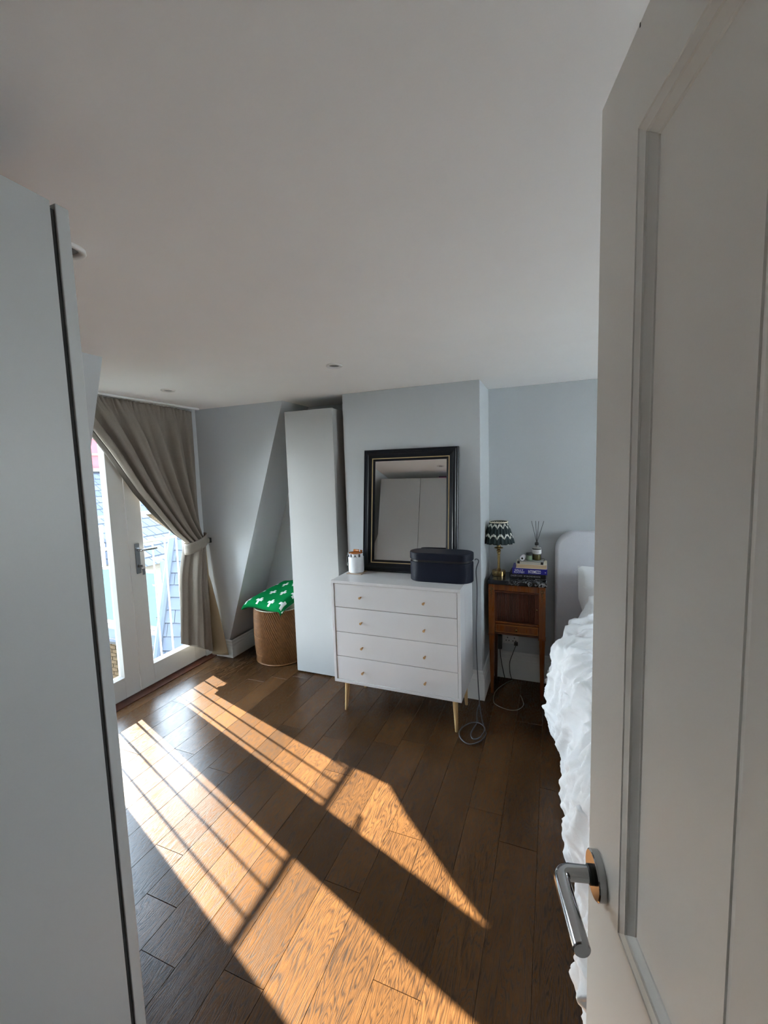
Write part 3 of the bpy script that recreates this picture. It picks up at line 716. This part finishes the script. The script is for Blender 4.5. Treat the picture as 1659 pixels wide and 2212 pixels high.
def tie(u, v):
    a = u*1.9*PI-.2; 
    cy = 2.568; 
    y = cy+.105*math.cos(a); x = XC+.010+.062*math.sin(a)
    z = 1.015-.085*(v-.5)-.018*math.cos(a)*-1.8+.0
    return (x, y, z)
tb = MB().grid(tie, 40, 4).build('tieback', 'linen', t, smooth=True, thick=.006)
MB().add([(-2.668, 2.645, 1.068), (-2.668, 2.645, .985), (-2.70, 2.735, 1.030), (-2.70, 2.735, 1.000)], [(0, 1, 3, 2)]).build('tieback_tail', 'linen', tb, thick=.005)
hk = tag(MB().box(-2.725, -2.690, 2.737, 2.7495, .992, 1.034).tube([(-2.708, 2.737, 1.013), (-2.708, 2.722, 1.013), (-2.708, 2.720, 1.022)], .004, 8).build('curtain_hook', 'black', origin='base', bevel=.001), 'small dark square wall hook holding the curtain tieback', 'hook')
cr = tag(B(XC-.012, XC+.014, 1.45, 2.70, 2.090, 2.1045).build('curtain_rail', 'trim', origin='base', bevel=.003), 'slim white curtain rail fixed to the ceiling over the doors', 'rail')

# ================================================================== BASKET AND BLANKET
BX, BY, BR = -2.135, 2.925-.005, .0
t = thing('laundry_basket', (-2.145, 2.885, 0), 'brown woven rattan laundry basket beside the tall cabinet', 'basket')
bc = (-2.145, 2.885)
def bask(u, v):
    a = u*2*PI; z = .005+v*.452
    r0 = .196+.010*math.sin(v*PI)+.006*v
    tw = a*72+z*150
    row = math.sin(v*2*PI*30)
    band = -.003 if abs((v*6) % 1-.02) < .03 else 0
    r = r0+.0062*math.sin(tw)+.0012*row+band
    return (bc[0]+r*math.cos(a), bc[1]+r*.93*math.sin(a), z)
MB().grid(bask, 432, 90).build('body', 'rattan', t, smooth=True)
MB().lathe([(.0, 0.002), (.195, .002)], (bc[0], bc[1], 0), 48, sy=.93, cap=False).build('base', 'rattan', t)
MB().tube([(bc[0]+.200*math.cos(a*PI/24), bc[1]+.186*math.sin(a*PI/24), .008) for a in range(49)], .007, 8).build('foot_ring', 'rattan', t, smooth=True)
MB().lathe([(.206, .455), (.206, .457), (.196, .458), (.190, .44), (.185, .1)], (bc[0], bc[1], 0), 64, sy=.93, cap=False).build('canvas_liner', 'canvas', t, smooth=True)
def green():
    m = bpy.data.materials.new('green blanket with white crosses'); m.use_nodes = True; nt = m.node_tree; p = nt.nodes['Principled BSDF']; p.inputs['Roughness'].default_value = .95; p.inputs['Specular IOR Level'].default_value = .1
    tc = node(nt, 'ShaderNodeTexCoord'); s = node(nt, 'ShaderNodeSeparateXYZ'); L(nt, tc.outputs['UV'], s.inputs[0])
    def cell(o, k, sh): return math_n(nt, 'ABSOLUTE', math_n(nt, 'SUBTRACT', math_n(nt, 'FRACT', math_n(nt, 'ADD', math_n(nt, 'MULTIPLY', o, k), sh)), .5))
    a = cell(s.outputs['X'], 3.35, .25); b = cell(s.outputs['Y'], 2.9, .16)
    h = math_n(nt, 'MULTIPLY', math_n(nt, 'LESS_THAN', a, .24), math_n(nt, 'LESS_THAN', b, .08))
    v = math_n(nt, 'MULTIPLY', math_n(nt, 'LESS_THAN', a, .08), math_n(nt, 'LESS_THAN', b, .24))
    c = math_n(nt, 'MAXIMUM', h, v)
    mx = node(nt, 'ShaderNodeMix', data_type='RGBA'); mx.inputs[6].default_value = (.0, .175, .045, 1); mx.inputs[7].default_value = (.70, .76, .72, 1); L(nt, c, mx.inputs[0]); L(nt, mx.outputs[2], p.inputs['Base Color'])
    nb = node(nt, 'ShaderNodeTexNoise', inp={'Scale': 300.}); L(nt, tc.outputs['Object'], nb.inputs['Vector']); bp = node(nt, 'ShaderNodeBump', inp={'Strength': .3, 'Distance': .002}); L(nt, nb.outputs['Fac'], bp.inputs['Height']); L(nt, bp.outputs[0], p.inputs['Normal'])
    return m
MT['green'] = green(); MT['greenplain'] = weave('green blanket underside', (.0, .10, .026), (.0, .16, .04)); MT['fringe'] = mat('pale hem', (.42, .52, .45), .9)
def blanket(lift, sh, drop):
    c00 = Vector((-2.37, 2.70, 0)); c10 = Vector((-1.985, 2.69, 0)); c01 = Vector((-2.20, 3.02, 0)); c11 = Vector((-1.90, 3.04, 0))
    def f(u, v):
        p = c00.lerp(c10, u).lerp(c01.lerp(c11, u), v)
        z = .472+lift+.115*v+.012*math.sin(u*PI)*1.2+.012*math.sin(u*7+v*3)*.6
        e = max(0, .18-u)/.18; z -= drop*.02*e*e
        if v < .12: z -= drop*.035*((.12-v)/.12)**2
        if u > .93: z -= .04*((u-.93)/.07)**2*drop
        return Vector((p.x+sh, p.y+sh*.6, z))
    return f
t = thing('blanket', (-2.15, 2.88, .46), 'folded green blanket with white crosses lying on the laundry basket', 'blanket')
MB().grid(blanket(.034, .0, 1.), 30, 26, uv=True).build('top_fold', 'green', t, smooth=True, thick=.016)
MB().grid(blanket(.016, .012, .6), 30, 26, uv=True).build('middle_fold', 'greenplain', t, smooth=True, thick=.016)
MB().grid(blanket(.006, .004, .4), 30, 26, uv=True).build('lower_fold', 'greenplain', t, smooth=True, thick=.014)
f = blanket(.006, .006, .3)
MB().tube([f(1., k/12)+Vector((.003, 0, .0)) for k in range(13)], .006, 8).build('hem', 'fringe', t, smooth=True)

# ================================================================== ON THE CHEST
# ---- mirror leaning on the chimney breast
lean = math.radians(7.2)
t = thing('mirror', (-.889, 2.608, KZ1+.0045), 'black framed mirror with a thin gilt line leaning against the chimney breast', 'mirror')
t.rotation_euler = (-lean, 0, math.radians(1.5))
MW, MH = .655, .832
def ring(x0, x1, z0, z1, w_, y0, y1):
    m = MB()
    m.box(x0, x0+w_, y0, y1, z0, z1).box(x1-w_, x1, y0, y1, z0, z1).box(x0+w_, x1-w_, y0, y1, z0, z0+w_).box(x0+w_, x1-w_, y0, y1, z1-w_, z1); return m
def frame_prof(prof):
    vs = []; fs = []
    for o, y in prof: vs += [(-MW/2+o, y, o), (MW/2-o, y, o), (MW/2-o, y, MH-o), (-MW/2+o, y, MH-o)]
    n = len(prof)
    for k in range(n):
        for q in range(4): fs.append((k*4+q, k*4+(q+1) % 4, ((k+1) % n)*4+(q+1) % 4, ((k+1) % n)*4+q))
    return MB().add(vs, fs)
fr_ = frame_prof([(0, .03), (0, .004), (.004, 0), (.012, .003), (.018, -.003), (.030, -.004), (.036, .002), (.056, .008), (.058, .011), (.066, .012), (.078, .016), (.078, .03)]).build('frame', 'blackframe', t, local=True)
frame_prof([(.0575, .0105), (.0575, .0080), (.0635, .0085), (.0635, .0115)]).build('gilt_line', 'gold', fr_, local=True)
B(-MW/2+.07, MW/2-.07, .018, .022, .07, MH-.07).build('glass', 'mirror', t, local=True)
B(-MW/2+.01, MW/2-.01, .0305, .034, .01, MH-.01).build('backing', 'gap', t, local=True)

# ---- oval navy case
def stadium(cx, cy, hw, hd, n=16):
    r = hd; out = []
    for sx, a0 in ((1, -PI/2), (-1, PI/2)):
        for k in range(n+1):
            a = a0+k/n*PI; out.append((cx+sx*(hw-r)+r*math.cos(a), cy+r*math.sin(a)))
    return out
bxc, byc = -.638, 2.519
t = thing('storage_case', (bxc, byc, KZ1), 'dark navy oval case with a lid on the right of the chest', 'case')
MB().prism(stadium(bxc, byc, .197, .084), .122, 'z', KZ1).build('body', 'navy', t, bevel=.006, seg=3, smooth='auto')
MB().prism(stadium(bxc, byc, .189, .077), .012, 'z', KZ1+.121).build('inner_rim', 'black', t)
ld = MB().prism(stadium(bxc, byc, .199, .086), .046, 'z', KZ1+.1335).build('lid', 'navy', t, bevel=.006, seg=3, smooth='auto')
MB().tube([(x, y, KZ1+.1765) for x, y in stadium(bxc, byc, .191, .078)+stadium(bxc, byc, .191, .078)[:1]], .0016, 6).build('lid_piping', 'navy', ld, smooth=True)
cordpts = [(bxc+.2005, byc+.03, KZ1+.128), (bxc+.210, byc+.032, KZ1+.134), (bxc+.222, byc+.04, KZ1+.12), (-.430, 2.55, .93), (-.425, 2.55, .80), (-.432, 2.545, .5), (-.425, 2.545, .25), (-.415, 2.545, .08), (-.40, 2.52, .012), (-.372, 2.43, .006), (-.352, 2.36, .006), (-.375, 2.285, .006), (-.43, 2.243, .006), (-.485, 2.285, .006), (-.50, 2.36, .006), (-.46, 2.44, .007), (-.405, 2.455, .011), (-.365, 2.41, .012), (-.375, 2.32, .012), (-.41, 2.29, .010), (-.432, 2.33, .007), (-.43, 2.39, .006), (-.42, 2.46, .006), (-.435, 2.56, .006), (-.44, 2.66, .006)]
tag(MB().tube(spline(cordpts, 8), .0035, 8).build('power_cord', 'cord', origin='base', smooth=True), 'dark grey cord hanging from the navy case to a loose coil on the floor', 'cord')

# ---- white jar with amber lid on a woven coaster
jx, jy = -1.236, 2.545
co = tag(B(jx-.052, jx+.058, jy-.052, jy+.056, KZ1+.0004, KZ1+.007).build('coaster', 'coaster', origin='base', bevel=.002), 'square woven coaster under the white jar on the chest', 'coaster')
z0 = KZ1+.0078
t = thing('jar', (jx, jy, z0), 'white ceramic jar with an amber glass lid standing on the woven coaster', 'jar')
MB().lathe([(.047, 0), (.051, .003), (.052, .01), (.052, .104), (.050, .106), (.048, .104), (.048, .02)], (jx, jy, z0), 40).build('body', 'ceramic', t, smooth='auto')
MB().lathe([(.0455, .104), (.0455, .128), (.043, .129)], (jx, jy, z0), 40, cap=False).build('collar', 'ceramic', t, smooth=True)
for k, (a0, a1) in enumerate(((-2.1, -1.75), (-1.45, -1.05), (-.75, -.45), (-2.8, -2.45))):
    ps = [(jx+.0459*math.cos(a0+(a1-a0)*i/6), jy+.0459*math.sin(a0+(a1-a0)*i/6)) for i in range(7)]
    if k == 1:
        m = MB().add([(ps[0][0], ps[0][1], z0+.107), (ps[-1][0], ps[-1][1], z0+.107), (ps[3][0], ps[3][1], z0+.127)], [(0, 1, 2)])
    else:
        m = MB().add([(a, b, z0+.107) for a, b in ps]+[(a, b, z0+.127) for a, b in ps], [(i, i+1, i+8, i+7) for i in range(6)])
    m.build('black_mark', 'ink', t, thick=.0005)
ld = MB().lathe([(.043, .129), (.047, .130), (.0475, .133), (.040, .137), (.026, .139), (.020, .141), (.001, .142)], (jx, jy, z0), 28, cap=False).build('lid', 'amber', t, smooth=True)
MB().tube([(jx-.014, jy, z0+.148), (jx+.032, jy-.005, z0+.148), (jx+.050, jy-.008, z0+.147)], [.0075, .0075, .006], 12).build('lid_handle', 'amber', ld, smooth=True)
MB().lathe([(.008, 0), (.008, .005)], (0, 0, 0), 16).build('handle_band', 'ceramic', ld, origin=(jx+.032, jy-.005, z0+.148), rot=(0, PI/2, 0))
MB().tube(spline([(jx-.050, jy-.014, z0+.055), (jx-.057, jy-.014, z0+.075), (jx-.057, jy-.012, z0+.10), (jx-.053, jy-.01, z0+.128), (jx-.042, jy-.008, z0+.134)], 5), .0022, 8).box(jx-.059, jx-.052, jy-.026, jy-.002, z0+.07, z0+.112).tube([(jx-.053, jy-.022, z0+.045), (jx-.055, jy-.018, z0+.06), (jx-.052, jy-.006, z0+.045)], .002, 8).build('wire_clip', 'satin', t, bevel=.001)

# ================================================================== ON THE BEDSIDE TABLE
lx, ly = -.345, 2.975
t = thing('table_lamp', (lx, ly, NZ), 'brass candlestick table lamp with a pleated dark green ikat shade', 'lamp')
MB().lathe([(.044, .0), (.046, .002), (.046, .032), (.043, .035), (.012, .037), (.012, .044)], (lx, ly, NZ+.0004), 36).build('base', 'brass', t, smooth='auto')
MB().lathe([(.013, .036), (.014, .046), (.0095, .050), (.0085, .060), (.0095, .150), (.013, .154), (.013, .160), (.010, .164), (.015, .170), (.015, .176), (.009, .180), (.012, .186), (.030, .192), (.030, .196), (.014, .199), (.013, .206), (.015, .212), (.012, .218), (.008, .222), (.008, .262)], (lx, ly, NZ), 28).build('stem', 'brass', t, smooth='auto')
MB().lathe([(.002, 0), (.003, .001), (.003, .002)], (0, 0, 0), 10).build('switch', 'black', t, origin=(lx-.02, ly-.042, NZ+.018), rot=(PI/2, 0, 0))
def ikat():
    m = bpy.data.materials.new('ikat fabric'); m.use_nodes = True; nt = m.node_tree; p = nt.nodes['Principled BSDF']; p.inputs['Roughness'].default_value = .9
    tc = node(nt, 'ShaderNodeTexCoord'); s = node(nt, 'ShaderNodeSeparateXYZ'); L(nt, tc.outputs['Object'], s.inputs[0])
    an = math_n(nt, 'ARCTAN2', s.outputs['Y'], s.outputs['X'])
    wob = math_n(nt, 'ABSOLUTE', math_n(nt, 'SINE', math_n(nt, 'MULTIPLY', an, 6.)))
    nz = node(nt, 'ShaderNodeTexNoise', inp={'Scale': 1., 'Detail': 2.}); mp = node(nt, 'ShaderNodeMapping'); mp.inputs['Scale'].default_value = (160, 160, 18); L(nt, tc.outputs['Object'], mp.inputs[0]); L(nt, mp.outputs[0], nz.inputs['Vector'])
    z = math_n(nt, 'SUBTRACT', math_n(nt, 'ADD', s.outputs['Z'], math_n(nt, 'MULTIPLY', nz.outputs['Fac'], .018)), math_n(nt, 'MULTIPLY', wob, .022))
    fz = math_n(nt, 'FRACT', math_n(nt, 'MULTIPLY', math_n(nt, 'ADD', z, .024), 14.8))
    st = math_n(nt, 'LESS_THAN', fz, .23)
    mx = node(nt, 'ShaderNodeMix', data_type='RGBA'); mx.inputs[6].default_value = (.012, .024, .027, 1); mx.inputs[7].default_value = (.55, .55, .50, 1); L(nt, st, mx.inputs[0]); L(nt, mx.outputs[2], p.inputs['Base Color'])
    return m
MT['ikat'] = ikat()
sh = MB().lathe([(.104, 0), (.101, .012), (.090, .055), (.074, .105), (.062, .138), (.0605, .148)], (lx, ly, NZ+.228), 120, cap=False, pleat=lambda j, i: 1+.034*math.sin(j*2*PI/120*24)*(1 if i < 5 else .3)).build('shade', 'ikat', t, smooth=True, thick=.0015, origin=(lx, ly, NZ+.228))
MB().lathe([(.058, -.004), (.0632, .0), (.0640, .004), (.0625, .008), (.057, .007)], (lx, ly, NZ+.228+.143), 48, cap=False).build('shade_trim', 'canvas', sh, smooth=True)

# ---- stack of books
def book(name, x0, x1, y0, y1, z0, h, cover, pages, label, rz=0., spine_front=True):
    cx, cy = (x0+x1)/2, (y0+y1)/2
    t = thing(name, (cx, cy, z0), label, 'book', 'books stacked on the bedside table', rz=math.radians(rz))
    hw, hd = (x1-x0)/2, (y1-y0)/2; c = .0022
    if spine_front:
        m = MB().box(-hw, hw, -hd, hd, 0, c).box(-hw, hw, -hd, hd, h-c, h).box(-hw, hw, -hd, -hd+c, c, h-c)
    else:
        m = MB().box(-hw, hw, -hd, hd, 0, c).box(-hw, hw, -hd, hd, h-c, h).box(-hw, hw, hd-c, hd, c, h-c)
    m.build('cover', cover, t, local=True, bevel=.0006)
    B(-hw+.003, hw-.003, -hd+(.0025 if spine_front else .004), hd-(.004 if spine_front else .0025), c, h-c).build('pages', pages, t, local=True)
    return t
z = NZ+.0005
b1 = book('book', -.268, -.036, 2.925, 3.08, z, .034, 'bookblack', 'page', 'black hardback with grey lettering at the bottom of the book stack', -1.0)
text_mesh('lettering', 'CALEB CARR', .075, .010, 'printgrey', b1, (-.107, -.0782, .010), (PI/2, 0, 0), local=True)
text_mesh('lettering', 'MY BELOVED MONSTER', .105, .010, 'printgrey', b1, (-.022, -.0782, .010), (PI/2, 0, 0), local=True)
z += .0345
b2 = book('book', -.250, -.030, 2.905, 3.065, z, .039, 'bookblue', 'page', 'bright blue hardback with large white lettering on its spine', 1.0)
text_mesh('lettering', 'SALLY', .055, .012, 'print', b2, (-.094, -.0807, .0195), (PI/2, 0, 0), local=True)
text_mesh('lettering', 'ROONEY', .067, .012, 'print', b2, (-.098, -.0807, .005), (PI/2, 0, 0), local=True)
text_mesh('lettering', 'INTERMEZZO', .078, .021, 'print', b2, (-.008, -.0807, .007), (PI/2, 0, 0), local=True)
B(.095, .102, -.0809, -.080, .014, .0175).build('publisher_mark', 'print', b2, local=True)
z += .0395
b3 = book('book', -.226, -.032, 2.90, 3.05, z, .028, 'canvas', 'cream', 'thick cream paperback with page edges facing out, above the blue book', 0.5, False)
z += .0285
b4 = book('book', -.214, -.052, 2.905, 3.03, z, .016, 'greycover', 'page', 'small grey patterned notebook with black corners on top of the book stack', -2., False)
for sx in (-1, 1):
    for sy in (-1, 1):
        B(min(sx*.0815, sx*.066), max(sx*.0815, sx*.066), min(sy*.063, sy*.050), max(sy*.063, sy*.050), -.0, .0166).build('corner', 'bookblack', b4, local=True)
zb = z+.0171
# diffuser
dx_, dy_ = -.097, 2.985
t = thing('reed_diffuser', (dx_, dy_, zb), 'amber oil reed diffuser bottle with a white label and black reeds', 'diffuser')
MB().lathe([(.026, 0), (.029, .002), (.029, .040)], (dx_, dy_, zb), 32).build('oil', 'olive', t, smooth='auto')
MB().lathe([(.0285, .040), (.0292, .041), (.0292, .078), (.026, .083), (.010, .087), (.009, .098), (.010, .099)], (dx_, dy_, zb), 32).build('bottle', 'greycover', t, smooth='auto')
lb = MB().lathe([(.0296, .045), (.0296, .070)], (dx_, dy_, zb), 40, cap=False).build('label', 'label', t, smooth=True)
MB().lathe([(.0298, .073), (.0298, .079)], (dx_, dy_, zb), 40, cap=False).build('dark_band', 'black', t, smooth=True)
MB().tube([(dx_+.0300*math.sin(q), dy_-.0300*math.cos(q), zb+.0575+.003*math.sin(q*28)*math.cos(q*9)) for q in [-.6+1.2*i/60 for i in range(61)]], .0006, 5).build('script_line', 'ink', lb)
MB().lathe([(.010, .098), (.013, .099), (.013, .116), (.008, .117), (.008, .122)], (dx_, dy_, zb), 24).build('cap', 'black', t, smooth='auto')
for ex, ey in ((-.034, .0), (-.008, .01), (.012, -.008), (.044, .004)):
    MB().tube([(dx_-ex*.1, dy_-ey*.1, zb+.10), (dx_+ex, dy_+ey, zb+.262)], .0016, 6).build('reed', 'black', t)
# small jar
gx, gy = -.143, 2.955
t = thing('small_jar', (gx, gy, zb), 'small green glass jar with a black lid beside the diffuser', 'jar')
MB().lathe([(.018, 0), (.020, .002), (.020, .033), (.018, .035)], (gx, gy, zb), 28).build('body', 'greenglass', t, smooth='auto')
MB().lathe([(.0195, .0352), (.0205, .036), (.0205, .049), (.0195, .050)], (gx, gy, zb), 28).build('lid', 'black', t, smooth='auto')
# metallic tube lying down, end on
ex, ey = -.186, 2.935
t = thing('cream_tube', (ex, ey, zb), 'small silver tube lying end on at the left of the notebook', 'tube')
MB().tube([(ex, ey-.012, zb+.0165), (ex+.006, ey+.05, zb+.0165)], .016, 24).build('body', 'ceramic', t, smooth='auto')
MB().tube([(ex-.0003, ey-.0145, zb+.0165), (ex, ey-.012, zb+.0165)], .0065, 16).build('opening', 'black', t, smooth='auto')

# ---- sockets and leads under the bedside table
t = thing('wall_socket', (-.255, YA-.001, .30), 'white double wall socket above the skirting under the bedside table', 'socket')
B(-.335, -.222, YA-.010, YA-.0005, .262, .342).build('plate', 'socket', t, bevel=.002)
for x in (-.300, -.252):
    for a, b in ((0, .012), (-.010, -.010), (.010, -.010)):
        B(x+a-.003, x+a+.003, YA-.0115, YA-.0101, .296+b-.004, .296+b+.004).build('slot', 'black', t)
t = thing('black_plug', (-.345, YA-.03, .30), 'black plug and adaptor in the wall behind the bedside leg', 'plug')
MB().box(-.372, -.338, YA-.036, YA-.0105, .22, .33).build('body', 'black', t, bevel=.006)
MB().tube(spline([(-.352, YA-.03, .225), (-.345, YA-.034, .15), (-.328, YA-.032, .05), (-.318, YA-.032, .008), (-.315, YA-.034, .004)], 6), .0032, 8).build('lead', 'black', t, smooth=True)
t = thing('phone_charger', (-.25, YA-.03, .28), 'black charger plug with a pale lead trailing across the dark floor', 'charger')
MB().box(-.252, -.226, YA-.04, YA-.0125, .262, .284).build('plug', 'black', t, bevel=.003)
MB().tube(spline([(-.239, YA-.035, .264), (-.262, YA-.04, .20), (-.282, YA-.045, .13), (-.278, YA-.05, .05), (-.262, YA-.055, .006)], 6), .0024, 8).build('dark_lead', 'black', t, smooth=True)
MB().tube(spline([(-.262, YA-.055, .006), (-.30, 3.02, .004), (-.352, 2.90, .004), (-.362, 2.80, .004), (-.345, 2.715, .004), (-.27, 2.672, .004), (-.205, 2.682, .004), (-.168, 2.75, .004), (-.18, 2.83, .004), (-.192, 2.87, .004)], 8), .0024, 8).build('pale_lead', 'greycable', t, smooth=True)

# ================================================================== OUTSIDE THE DOORS
# ---- juliet balcony
BXR = -2.95
t = thing('balcony_railing', (BXR, 2.05, -.10), 'white painted balcony railing close outside the french doors', 'railing')
MB().tube([(BXR, 1.28, 1.058), (BXR, 2.86, 1.058)], .011, 12).build('top_rail', 'railwhite', t, smooth='auto')
MB().tube([(BXR, 1.28, -.06), (BXR, 2.86, -.06)], .011, 12).build('bottom_rail', 'railwhite', t, smooth='auto')
for k in range(-4, 10):
    y = 2.394-.1135*k
    MB().tube([(BXR, y, -.06), (BXR, y, 1.055)], .0068, 8).build('baluster', 'railwhite', t, smooth='auto')
for y in (1.30, 2.84): MB().tube([(BXR, y, 1.0), (-2.86, y, 1.0)], .009, 8).build('wall_bracket', 'railwhite', t, smooth='auto')

# ---- terrace next door: brick wall, lead edge, frosted glass balustrade
t = thing('roof_terrace', (-7.6, 6.4, -3.2), 'brick walled roof terrace with a frosted glass balustrade seen through the doors', 'terrace')
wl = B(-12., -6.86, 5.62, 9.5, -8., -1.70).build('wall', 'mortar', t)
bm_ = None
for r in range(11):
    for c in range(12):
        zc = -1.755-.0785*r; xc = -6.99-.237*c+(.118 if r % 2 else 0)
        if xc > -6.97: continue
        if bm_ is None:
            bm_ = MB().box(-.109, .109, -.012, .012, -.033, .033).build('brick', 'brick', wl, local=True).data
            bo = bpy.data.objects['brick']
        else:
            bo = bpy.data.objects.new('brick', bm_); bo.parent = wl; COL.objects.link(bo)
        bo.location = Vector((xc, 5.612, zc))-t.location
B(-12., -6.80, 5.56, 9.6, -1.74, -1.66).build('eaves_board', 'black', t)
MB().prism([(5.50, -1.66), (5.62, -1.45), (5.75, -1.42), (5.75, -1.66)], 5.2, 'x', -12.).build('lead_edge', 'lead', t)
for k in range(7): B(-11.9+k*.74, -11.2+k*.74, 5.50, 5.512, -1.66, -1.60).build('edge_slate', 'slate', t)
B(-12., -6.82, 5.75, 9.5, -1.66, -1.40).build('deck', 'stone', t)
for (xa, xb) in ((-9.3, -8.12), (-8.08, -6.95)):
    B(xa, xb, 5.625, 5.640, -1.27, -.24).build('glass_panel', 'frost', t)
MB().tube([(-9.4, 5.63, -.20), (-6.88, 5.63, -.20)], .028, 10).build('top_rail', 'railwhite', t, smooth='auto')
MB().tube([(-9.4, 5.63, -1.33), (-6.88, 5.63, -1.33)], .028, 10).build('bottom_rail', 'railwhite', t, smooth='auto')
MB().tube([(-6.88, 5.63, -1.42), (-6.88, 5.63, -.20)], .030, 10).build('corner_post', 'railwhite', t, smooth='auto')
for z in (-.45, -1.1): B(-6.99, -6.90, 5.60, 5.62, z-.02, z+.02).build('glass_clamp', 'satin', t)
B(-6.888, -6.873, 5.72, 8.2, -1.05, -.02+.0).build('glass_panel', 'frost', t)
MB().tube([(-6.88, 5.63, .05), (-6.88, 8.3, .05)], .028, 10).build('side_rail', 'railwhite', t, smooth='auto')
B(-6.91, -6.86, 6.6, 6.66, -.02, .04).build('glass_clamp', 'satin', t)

# ---- slated hip roof of the neighbouring house, nearest roof outside
t = thing('slate_hip_roof', (-5.2, 4.6, -2.), 'steep grey slate hip roof close outside the right hand door', 'roof')
c0, c1, c2, c3 = at_d(333, 1470, 5.6), at_d(440, 1470, 5.75), at_d(420, 1120, 7.0), at_d(377, 1120, 6.9)
nrm = (c1-c0).cross(c3-c0).normalized()
if nrm.dot(Vector((0, 0, 1.55))-c0) < 0: nrm = -nrm
back = nrm*-.25
MB().hexa([c0+back, c1+back, c2+back, c3+back, c0, c1, c2, c3]).build('roof_bed', 'lead', t)
rows = 13
for r in range(rows):
    v0 = r/rows; v1 = (r+1.18)/rows
    l0, r0_ = c0.lerp(c3, v0), c1.lerp(c2, v0); l1, r1_ = c0.lerp(c3, min(1, v1)), c1.lerp(c2, min(1, v1))
    n = max(2, int(round((r0_-l0).length/.19))); sh_ = .5 if r % 2 else 0.
    for k in range(-1, n+1):
        a, b = (k+sh_)/n, (k+1+sh_)/n; a, b = max(0, a), min(1, b)
        if b-a < .04: continue
        g = .004/(r0_-l0).length; li = .016+random.uniform(-.002, .004)
        p = [l0.lerp(r0_, a+g), l0.lerp(r0_, b-g), l1.lerp(r1_, b-g), l1.lerp(r1_, a+g)]
        up = [nrm*li, nrm*li, nrm*.003, nrm*.003]; dn = [nrm*(li-.008), nrm*(li-.008), nrm*-.004, nrm*-.004]
        MB().hexa([p[i]+dn[i] for i in range(4)]+[p[i]+up[i] for i in range(4)]).build('slate', 'slate', t)
MB().tube([c0+nrm*.02, c3+nrm*.02], .05, 8).build('hip_roll', 'lead', t, smooth='auto')

# ---- long row of houses beyond
t = thing('far_terrace_house', (-24, 17, -8.), 'distant brick house row with a slate roof and a red upper wall', 'building')
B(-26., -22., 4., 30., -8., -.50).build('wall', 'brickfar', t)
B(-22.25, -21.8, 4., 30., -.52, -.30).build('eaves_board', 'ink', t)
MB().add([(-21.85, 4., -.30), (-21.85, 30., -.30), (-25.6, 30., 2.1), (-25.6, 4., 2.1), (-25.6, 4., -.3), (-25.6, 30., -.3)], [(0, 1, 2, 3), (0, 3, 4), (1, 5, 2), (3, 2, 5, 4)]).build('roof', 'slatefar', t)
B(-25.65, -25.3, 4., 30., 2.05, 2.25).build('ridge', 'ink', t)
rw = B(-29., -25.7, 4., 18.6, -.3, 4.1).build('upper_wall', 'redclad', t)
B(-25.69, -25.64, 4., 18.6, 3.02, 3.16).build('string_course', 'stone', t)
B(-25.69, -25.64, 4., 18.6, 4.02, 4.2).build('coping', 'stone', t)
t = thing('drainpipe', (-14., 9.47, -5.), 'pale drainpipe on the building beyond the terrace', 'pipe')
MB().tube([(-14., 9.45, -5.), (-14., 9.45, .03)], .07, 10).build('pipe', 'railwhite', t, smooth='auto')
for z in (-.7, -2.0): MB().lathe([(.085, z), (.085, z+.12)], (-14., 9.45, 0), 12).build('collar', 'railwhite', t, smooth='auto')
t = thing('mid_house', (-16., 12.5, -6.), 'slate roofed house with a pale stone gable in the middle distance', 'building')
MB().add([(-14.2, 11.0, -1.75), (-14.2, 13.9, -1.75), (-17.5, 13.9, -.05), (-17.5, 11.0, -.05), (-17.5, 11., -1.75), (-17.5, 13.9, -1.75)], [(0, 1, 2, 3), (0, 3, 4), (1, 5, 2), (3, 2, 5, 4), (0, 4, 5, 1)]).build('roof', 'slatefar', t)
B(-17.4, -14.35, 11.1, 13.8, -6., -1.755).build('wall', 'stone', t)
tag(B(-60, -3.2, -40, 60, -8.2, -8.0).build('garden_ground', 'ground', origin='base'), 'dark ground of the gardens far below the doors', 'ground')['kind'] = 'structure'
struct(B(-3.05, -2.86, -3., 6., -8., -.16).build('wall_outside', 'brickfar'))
